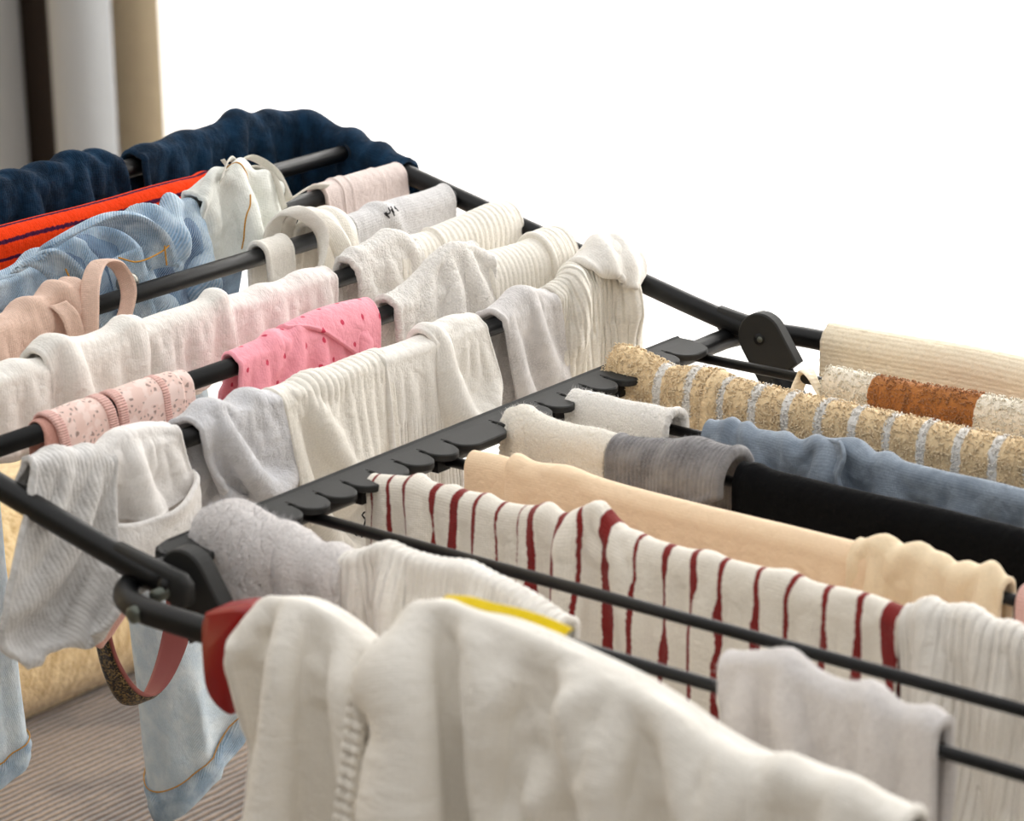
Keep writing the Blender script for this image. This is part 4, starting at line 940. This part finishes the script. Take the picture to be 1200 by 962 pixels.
garment('grey_sock', M['greys'], 'plain cool grey sock lying against the comb bar', 'sock', ('L1', .077, .149, [.060, .080, .092, .090, .080], [.080, .080]), th=.0038, lift=[.002, .005, .003, .004, .0015], nt=84, ns=90, seed=121, hang=dict(su=1.12, bend=.4, pin=.008, grid=(34, 18), steps=70), slantF=.26, slantB=.30, toeF=.045, folds=[(.3, .010, .005, .2), (.75, .010, .004, .1)], nz=(.005, .02, .04), hem=.0005, fuzz=(.0038, 1600, .0012, .00009, M['lint_w']))
garment('ribbed_sock', M['ribcream'], 'cream sock with a ribbed band along the rail, right of the plain cool grey sock', 'sock', ('L1', .150, .256, [.12, .14, .14, .12], .11), th=.0038, lift=[.002, .001, .0015, .0025, .003], nt=110, ns=100, seed=125, hang=dict(su=1.08, bend=.4, pin=.008, grid=(40, 22), steps=70), slantF=.14, toeF=.06, narrowF=.1, folds=[(.35, .014, .003, .3)], ribs=(.0058, .0005, -.02, .022, 'u'), nz=(.004, .03, .05), hem=.0006)
marks(bpy.data.objects[LAST['name']], LAST['C'], .0038, .82, .93, .016, 9, 8)
s_ = thing('cream_sock', wing(LD[1], .30) + np.array([0, 0, RL]), 'cream sock with a slumped heel, its ribs near the comb bar', 'sock')
drape_part('leg', M['off'], s_, ('L1', .247, .318, [.13, .13], .10), th=.0038, lift=[.003, .001, .001, .002], nt=84, ns=100, seed=127, hang=dict(su=1.05, bend=.4, pin=.008, grid=(40, 16), steps=70), slantF=.08, ribs=(.0036, .0004, .052, .14, 'u'), nz=(.002, .03, .05), hem=.0006)
marks(s_, LAST['C'], .0038, .55, .80, .0075, 5, 6)
drape_part('heel', M['off'], s_, ('L1', .298, .352, [.085, .10, .095, .075], .08), th=.0038, lift=[.004, .006, .007, .004], nt=74, ns=90, seed=129, hang=dict(su=1.12, bend=.4, pin=.008, grid=(34, 14), steps=70), slantF=.22, toeF=.04, narrowF=-.35, bumps=[(.6, .045, .022, .006), (.55, .02, .008, -.004)], folds=[(.12, .006, .004, .1)], nz=(.003, .02, .03), hem=.0007)
garment('light_grey_sock', M['heather2'], 'light grey heather sock with its sole showing behind, first wing rail', 'sock', ('L1', .372, .432, [.095, .100, .098], [.11, .11]), th=.0038, lift=[.002, .006, .008, .003], nt=74, ns=90, seed=131, hang=dict(su=1.10, bend=.4, pin=.008, grid=(36, 16), steps=70), slantF=.24, slantB=.15, toeF=.03, folds=[(.55, .011, .004, .1)], nz=(.003, .022, .05), hem=.0007)
s_ = thing('tall_ribbed_sock', wing(LD[1], .49) + np.array([0, 0, RL]), 'cream ribbed sock bunched high against the far black tube', 'sock')
drape_part('leg', M['ribu'], s_, ('L1', .437, .526, [.105, .11, .115], [.08, .08]), th=.0045, lift=[.002, .005, .006, .010, .016, .017, .012], nt=120, ns=100, seed=135, hang=dict(su=1.08, bend=.4, pin=.008, grid=(40, 20), steps=70), ribs=(.0052, .0006, .048, .16, 'u'), slantF=.02, folds=[(.32, .008, .008, -.45, -.01, .05), (.62, .011, .008, .35, -.01, .06), (.88, .009, .006, -.2, -.02, .05)], bumps=[(.5, .02, .012, -.004)], nz=(.004, .02, .03), hem=.0008, wide=.5)
drape_part('toe_fold', M['off'], s_, ('L1', .474, .531, [.018, .030, .040, .046, .042, .03], [.03, .03]), th=.0045, lift=[.014, .019, .023, .024, .021, .015], nt=70, ns=60, seed=137, slantF=.05, toeF=.012, wide=.55, folds=[(.45, .008, .004, -.5), (.75, .007, .004, -.35)], bumps=[(.55, .012, .010, -.004)], nz=(.002, .02, .03), hem=.0014)
#@@PART4
# ------------------------------------------------------------------ glitter belt loop hanging under the wing
gb = thing('glitter_belt', wing(LD[3], .125) + np.array([0, 0, RL]), 'mauve pink belt loop with dark glitter outside hanging below the near tube', 'belt')
def G(y, a, h): o = wing(LD[3], y); return np.array([o[0] + a, y, o[2] + h])
DY = -.017
belt = [(.104, .0088, -.008), (.104, .010, -.04), (.098, .016, -.10), (.097, .020, -.170), (.102, .021, -.200), (.116, .022, -.226), (.134, .021, -.232), (.156, .018, -.214), (.170, .016, -.184), (.174, .015, -.10), (.168, .010, -.04), (.166, .0088, -.008)]
bw = [(.3, -.9, .1), (.6, -.6, .1), (.95, -.2, .1)] + [(.9, -.3, .2)] * 2 + [(.8, -.1, .5), (.8, .1, .5), (.8, .4, .3), (.8, .5, .1)] + [(.95, .2, 0), (.6, .7, .1), (.2, .95, .1)]
band('strap', M['mauve'], [G(y + DY, a, h) for y, a, h in belt], bw, .020, th=.0016, n=120, k=7, parent=gb)
face = [(y + DY - dy, a - .0012, h - dh) for (y, a, h), (dy, dh) in zip(belt[1:8], ((.0018, 0), (.0018, 0), (.0018, .0002), (.0016, .0010), (.001, .0018), (.0, .0020), (-.001, .0016)))]
band('glitter_face', M['glitter'], [G(*f) for f in face], bw[1:8], .0178, th=.0018, n=80, k=7, parent=gb)
band('glitter_face', M['glitter'], [G(.086, .004, -.128), G(.100, .003, -.138), G(.122, .002, -.144), G(.150, .000, -.146)], (.2, .1, .95), .030, th=.0018, parent=gb)

# ------------------------------------------------------------------ body rails, from the far side to the near side
garment('waffle_towel', M['waffle'], 'cream waffle weave towel over the far tube of the rack', 'towel', ('R1', .068, .420, [.060, .060], .12), th=.005, lift=[.001, .002, .003, .0015, .001, .0015, .001], nt=190, ns=70, seed=141, nz=(.002, .05, .06), rough=.0004, hem=.0006)
def rail_org(k, x): return np.array([x, RY[k], ZR + RR])
tb = thing('striped_towel', rail_org(2, .24), 'cream terry towel with a wide brown band and a hanging loop', 'towel')
bm_ = lambda t, s: np.minimum(t - .158, .238 - t)
def terry_towel(parent, name, mat, args, count, size, mats, pick, seed, **kw):
    V, F, uv, mk, org, C = drape(*args, seed=seed, **kw)
    o = part(name, mesh(name, V, F, uv, mk), mat, parent)
    ns, nt, _ = C.shape
    T = uv[:ns * nt, 0].reshape(ns, nt)
    add_loops(o, C, kw.get('th', .003), count, size, mats, seed + 1, pick=pick, T=T)
    return o
terry_towel(tb, 'cloth', M['terryc'], ('R2', .120, .420, [.075, .075], .10), 9000, .0016, [M['lc'], M['lb']], lambda t: (t > .158) & (t < .238), 145, th=.006, lift=[.002, .002, .0035, .003, .002, .001], nt=170, ns=60, mask=bm_, nz=(.002, .05, .06), rough=.0004, hem=.0004)
lp = lambda x, a, h: np.array([x, RY[2] - a, ZR + h])
band('hanging_loop', M['waffle'], [lp(.122, .010, -.006), lp(.114, .010, .006), lp(.106, .004, .0075), lp(.1015, -.001, .004), lp(.101, .008, -.008), lp(.106, .010, -.030), lp(.116, .011, -.044)], [(.3, -.95, .1), (.1, -.95, .1), (0, -1, .2), (-.5, -.8, 0), (.9, -.3, 0), (.95, -.2, 0), (.95, -.2, 0)], .012, th=.0016, parent=tb)
st_c = [-.0135 + .0254 * i for i in range(0, 18)]; st_c[1] = .0160
tan_m = lambda t, s: np.maximum.reduce([.0032 - np.abs(t - c) for c in st_c[2:]])
tt_ = thing('tan_towel', rail_org(3, .18), 'tan terry towel with thin pale stripes, its end bunched by the comb bar', 'towel')
tkw = dict(th=.007, nt=210, ns=64, mask=tan_m, nz=(.002, .04, .06), rough=.0005, hem=.0004, lift=[(0, .011), (.03, .012), (.07, .008), (.12, .004), (.17, .0075), (.21, .0045), (.26, .004), (.6, .003), (1, .003)],
           folds=[(.075, .006, -.003, 0), (.20, .005, .004, -.05, -.1, .1, -1)])
terry_towel(tt_, 'cloth', M['terrytan'], ('R3', -.006, .420, [.075, .075], .10), 15000, .0017, [M['lt'], M['lw']], lambda t: np.min([np.abs(t - c) for c in st_c[2:]], 0) < .0030, 151, **tkw)

garment('terry_sock', M['terryw'], 'small white terry sock right beside the comb bar on the fourth body rail', 'sock', ('R4', .012, .097, [.038, .042, .044], .05), th=.0055, lift=[.003, .0035, .003, .004, .0025], nt=90, ns=60, seed=155, slantF=-.05, rough=.0005, nz=(.002, .03, .05), hem=.0008, folds=[(.97, .006, .003, .1)], fuzz=(.0055, 2600, .0018, .00012, M['lint_w']))
bt = thing('blue_top', rail_org(4, .24), 'slate blue jersey garment with a gathered seam on the fourth body rail', 'top')
drape_part('cloth', M['blue'], bt, ('R4', .120, .420, [.062, .062], .09), th=.0032, lift=[(0, .004), (.05, .0065), (.10, .005), (.16, .006), (.24, .004), (.32, .0095), (.40, .006), (.5, .005), (1, .004)], nt=190, ns=70, seed=157, hang=dict(su=1.12, bend=.4, pin=.008, grid=(28, 48), steps=70),
           folds=[(.06, .004, .003, .1), (.10, .005, .004, .35), (.20, .006, .003, .6), (.27, .007, .004, .9), (.36, .010, .005, -.3), (.44, .007, .004, .1)], nz=(.003, .02, .04), hem=.0008)
def bl_(x, a, h): return np.array([x, RY[4] - a, ZR + h])
band('gather', M['blue'], [bl_(.210, .002, .018), bl_(.222, .010, .019), bl_(.228, .015, .012), bl_(.226, .018, .000), bl_(.232, .017, -.014), bl_(.238, .016, -.028)], [(.9, -.3, .2), (.8, -.5, .2), (.7, -.6, .3), (.8, -.6, .1), (.8, -.5, .2), (.9, -.3, .2)], .011, th=.0026, parent=bt, cup=.002)
garment('cream_sock', M['fleece'], 'thick cream fleece sock by the comb bar, left of the mid grey wool sock', 'sock', ('R5', .007, .094, [.034, .042, .048, .050, .046], .05), th=.0062, lift=[.0045, .006, .0035, .003, .004, .003], nt=100, ns=64, seed=161, slantF=-.04, narrowF=.05, rough=.0004, folds=[(.14, .006, .003, .1)], nz=(.002, .03, .05), hem=.0006, fuzz=(.0062, 3400, .0020, .00011, M['lint_w']))
garment('dark_grey_sock', M['grey'], 'mid grey wool sock with an open end beside the black garment', 'sock', ('R5', .092, .185, [.038, .046, .048, .044, .034], .06), th=.0055, lift=[.003, .0055, .0085, .011, .012], nt=100, ns=64, seed=165, slantF=.02, wide=.95, nz=(.002, .03, .05), hem=.0016, folds=[(.62, .010, .003, -.25)], fuzz=(.0055, 3600, .0018, .0001, M['lint_d']))
garment('black_leggings', M['black'], 'plain black jersey garment folded flat over the fifth body rail', 'leggings', ('R5', .186, .420, [.070, .070], .10), th=.0045, lift=[.005, .0045, .004, .0045, .004, .004], nt=130, ns=60, seed=167, nz=(.0015, .06, .06), hem=.0008, folds=[(.05, .006, .002, .1)])
ap = thing('apricot_sheet', rail_org(6, .19), 'smooth pale apricot cloth along the sixth body rail, folded at its left end', 'cloth')
drape_part('cloth', M['apricot'], ap, ('R6', .066, .326, [.085, .085], .10), th=.004, lift=[.004, .005, .0035, .003, .003, .003, .003], nt=130, ns=70, seed=171, hang=dict(su=1.03, bend=.4, pin=.008, grid=(30, 40), steps=70), nz=(.0012, .05, .07), hem=.0005, folds=[(.01, .008, .003, .05), (.16, .014, .002, .3)])
drape_part('folded_end', M['apricot'], ap, ('R6', .034, .071, [.080, .080], .10), th=.0035, lift=[.003, .004, .0035], nt=46, ns=70, seed=172, nz=(.001, .05, .07), hem=.0004)
garment('ruffled_cloth', M['apricot2'], 'crumpled apricot gauze at the right end of the apricot cloth', 'cloth', ('R6', .312, .408, [.060, .062, .062, .060], .07), th=.0032, lift=[.006, .009, .007, .0085, .006, .0045, .008, .004], nt=110, ns=66, seed=175, hang=dict(su=1.14, bend=.4, pin=.008, grid=(28, 26), steps=70), slantF=-.05,
        folds=[(.18, .008, .004, -.5), (.38, .008, .004, -.45), (.56, .006, .003, -.1), (.72, .006, .004, .1), (.88, .005, .004, .1)], nz=(.004, .016, .04), hem=.0007)
garment('pink_cloth', M['edging'], 'sliver of pink cloth at the right edge of the photo on the sixth body rail', 'cloth', ('R6', .4155, .475, .05, .06), th=.003, lift=.004, nt=40, ns=50, seed=177, nz=(.002, .03, .05))
RED = [.004, .016, .029, .045, .066, .082, .099, .113, .130, .1415, .162, .175, .192, .213, .233, .253, .270, .295, .315, .338, .360, .379]
RW = [.0008, .0011, .0014, .0016, .0018, .0022, .0013, .0014, .0007, .0026, .0021, .0018, .0024, .0016, .0024, .0016, .0020, .0023, .0015, .0019, .0018, .0032]
RK = np.random.RandomState(8).uniform(-.035, .035, len(RED))
def red_m(t, s):
    return np.maximum.reduce([w_ * 1.2 * (.85 + .5 * vnoise(s / .02 + i * 3.7, t * 0 + i, 77)) - np.abs(t - c - k_ * s - 0.0016 * vnoise(s / .016 + i, t * 0 + 2 * i, 78)) for i, (c, w_, k_) in enumerate(zip(RED, RW, RK))])
garment('striped_dress', M['stripe'], 'cream muslin with wobbly dark red stripes along the seventh body rail', 'dress', ('R7', .011, .384, [(0, .115), (.3, .12), (.5, .14), (1, .13)], .12), th=.0034, lift=[(0, .002), (.08, .006), (.2, .006), (.3, .006), (.36, .009), (.42, .008), (.455, .014), (.49, .0075), (.6, .005), (.72, .005), (.84, .004), (.93, .005), (1, .003)], nt=330, ns=96, seed=181, hang=dict(su=1.06, bend=.4, pin=.008, grid=(34, 70), steps=70), slantF=.0, mask=red_m,
        folds=[(.10, .006, .0035, .05), (.17, .006, .002, .05), (.24, .006, .002, .05), (.36, .006, .003, -.02), (.42, .007, .004, .03), (.462, .012, .006, -.08), (.53, .010, .003, .12), (.66, .010, .002, .05), (.80, .010, .003, .0)], nz=(.0035, .022, .09), hem=.0006)
garment('ribbed_sweater', M['ribw'], 'white ribbed garment bunched on the seventh body rail at the right edge', 'top', ('R7', .383, .520, [.11, .12, .13, .13], .10), th=.0042, lift=[.004, .008, .006, .006, .008, .010, .008], nt=130, ns=90, seed=185, hang=dict(su=1.10, bend=.4, pin=.008, grid=(34, 28), steps=70), slantF=.04,
        folds=[(.10, .007, .005, .2), (.30, .012, .006, .75), (.46, .008, .004, .5), (.62, .010, .005, .25)], ribs=(.0055, .0003, -.05, .07, 'u'), nz=(.003, .025, .05), hem=.0008)
s_ = thing('fuzzy_sock', rail_org(9, .06), 'pale grey fuzzy sock with a bulging heel at the near end of the comb bar', 'sock')
drape_part('foot', M['fuzzy'], s_, ('R9', -.006, .066, [.060, .072, .075, .068], .06), th=.0075, lift=[.007, .013, .014, .009, .004], nt=84, ns=80, seed=191, rough=.0004, wide=.8, toeF=.0, slantF=.08, narrowF=.05, folds=[(.8, .010, .004, -.2)], bumps=[(.3, .01, .02, .006), (.55, -.004, .010, -.006)], nz=(.004, .025, .03), hem=.001, fuzz=(.0075, 5200, .0026, .00013, M['lint_g']))
drape_part('leg', M['fuzzy'], s_, ('R9', .052, .104, [.064, .066, .066], .06), th=.0065, lift=[.0075, .007, .005, .004], nt=70, ns=70, seed=193, rough=.0003, wide=.8, slantF=.06, folds=[(.2, .008, .004, .2), (.75, .008, .004, .1)], nz=(.003, .02, .03), hem=.001, fuzz=(.0065, 2200, .0016, .00011, M['lint_g']))
garment('white_ribbed_sock', M['ribw'], 'white ribbed sock bunched between the fuzzy grey sock and the white shirt', 'sock', ('R9', .088, .252, [.070, .075, .075, .07], .06), th=.0045, lift=[.004, .012, .017, .018, .017, .017, .013, .005], nt=120, ns=80, seed=195, hang=dict(su=1.10, bend=.4, pin=.008, grid=(30, 30), steps=70), wide=.7, ribs=(.005, .0005, -.08, .08, 'u'), slantF=.1,
        folds=[(.25, .012, .004, .3), (.6, .014, .004, .5)], nz=(.004, .03, .03), hem=.0008)
garment('terry_sock', M['fuzzy'], 'pale grey terry sock on the near thin rail beside the white shirt', 'sock', ('R9', .352, .478, [.060, .070, .075, .07, .065], .06), th=.0055, lift=[.010, .016, .013, .010, .008, .006], nt=120, ns=84, seed=199, hang=dict(su=1.10, bend=.4, pin=.008, grid=(32, 26), steps=70), wide=.6, slantF=.06, narrowF=.04, rough=.0003, folds=[(.30, .010, .005, .3), (.68, .010, .006, .45), (.92, .008, .004, .1)], nz=(.003, .025, .04), hem=.001, fuzz=(.0055, 4200, .0020, .00012, M['lint_w']))

# ------------------------------------------------------------------ white shirt over the near tube
shirt = thing('white_shirt', np.array([.30, RY[10], ZR + RT]), 'crumpled white cotton shirt over the near tube, nearest the camera', 'shirt')
drape_part('sleeve', M['cotton'], shirt, ('R10', .123, .226, [.20, .20], .08), th=.004, lift=[.002, .017, .0225, .022, .017, .009, .002], nt=80, ns=110, seed=201, wide=.7,
           folds=[(.10, .010, .006, .10, .0, .3), (.32, .014, .007, .2, .01, .3), (.70, .014, .008, .32, .02, .3), (.52, .018, -.008, .1, .03, .3)], nz=(.004, .03, .06), hem=.0014, flareF=.05, hang=dict(su=1.16, bend=.4, pin=.010, grid=(34, 18)))
drape_part('seam', M['cotton'], shirt, ('R10', .214, .226, [.20, .20], .06), th=.0035, lift=[.0065, .0055], nt=24, ns=190, seed=203, wide=.7, ribs=(.0062, .0013, -.02, .2, 'v'), nz=(.001, .035, .07), hem=.0012, flareF=.16, gap=.012, slantF=-.06)
drape_part('body', M['cotton'], shirt, ('R10', .221, .520, [.20, .20, .19, .18, .17], .10), th=.004, lift=[(0, .006), (.03, .026), (.08, .040), (.20, .043), (.36, .039), (.50, .032), (.58, .025), (.66, .017), (.74, .013), (.80, .014), (.92, .011), (1, .008)], nt=190, ns=110, seed=205, wide=.7,
           folds=[(.05, .010, .006, .10, .0, .3), (.16, .013, .010, .80, .012, .3), (.26, .012, -.008, .6, .03, .3), (.36, .011, .008, .80, .012, .13), (.47, .010, .007, -.45, .02, .12), (.57, .015, .008, .45, .01, .3), (.68, .012, .007, .25, .01, .3), (.78, .010, .006, .2, .0, .3), (.89, .012, .006, .1, .0, .3)], nz=(.005, .03, .045), hem=.0014, flareF=.04, hang=dict(su=1.18, bend=.4, pin=.012, grid=(34, 44)))
yl_ = lambda x, a, h: np.array([x, RY[10] - a, ZR + h])
band('yellow_trim', M['yellow'], [yl_(.250, -.002, .0550), yl_(.264, -.004, .0568), yl_(.278, -.006, .0560), yl_(.292, -.010, .0548), yl_(.304, -.015, .0515), yl_(.314, -.020, .0470)], (.15, .9, .3), .0085, th=.0022, parent=shirt, label='bright yellow trim')

for o in list(bpy.data.objects):                                    # alike things share a group
    c = o.get('category')
    if c == 'sock': o['group'] = 'socks drying on the rack'
    elif c == 'towel': o['group'] = 'towels on the far body rails'
    elif c == 'curtain': o['group'] = {'sheer': 'sheer curtain panels', 'grey_': 'grey drapes'}.get(o.name[:5], 'added dark sheets')
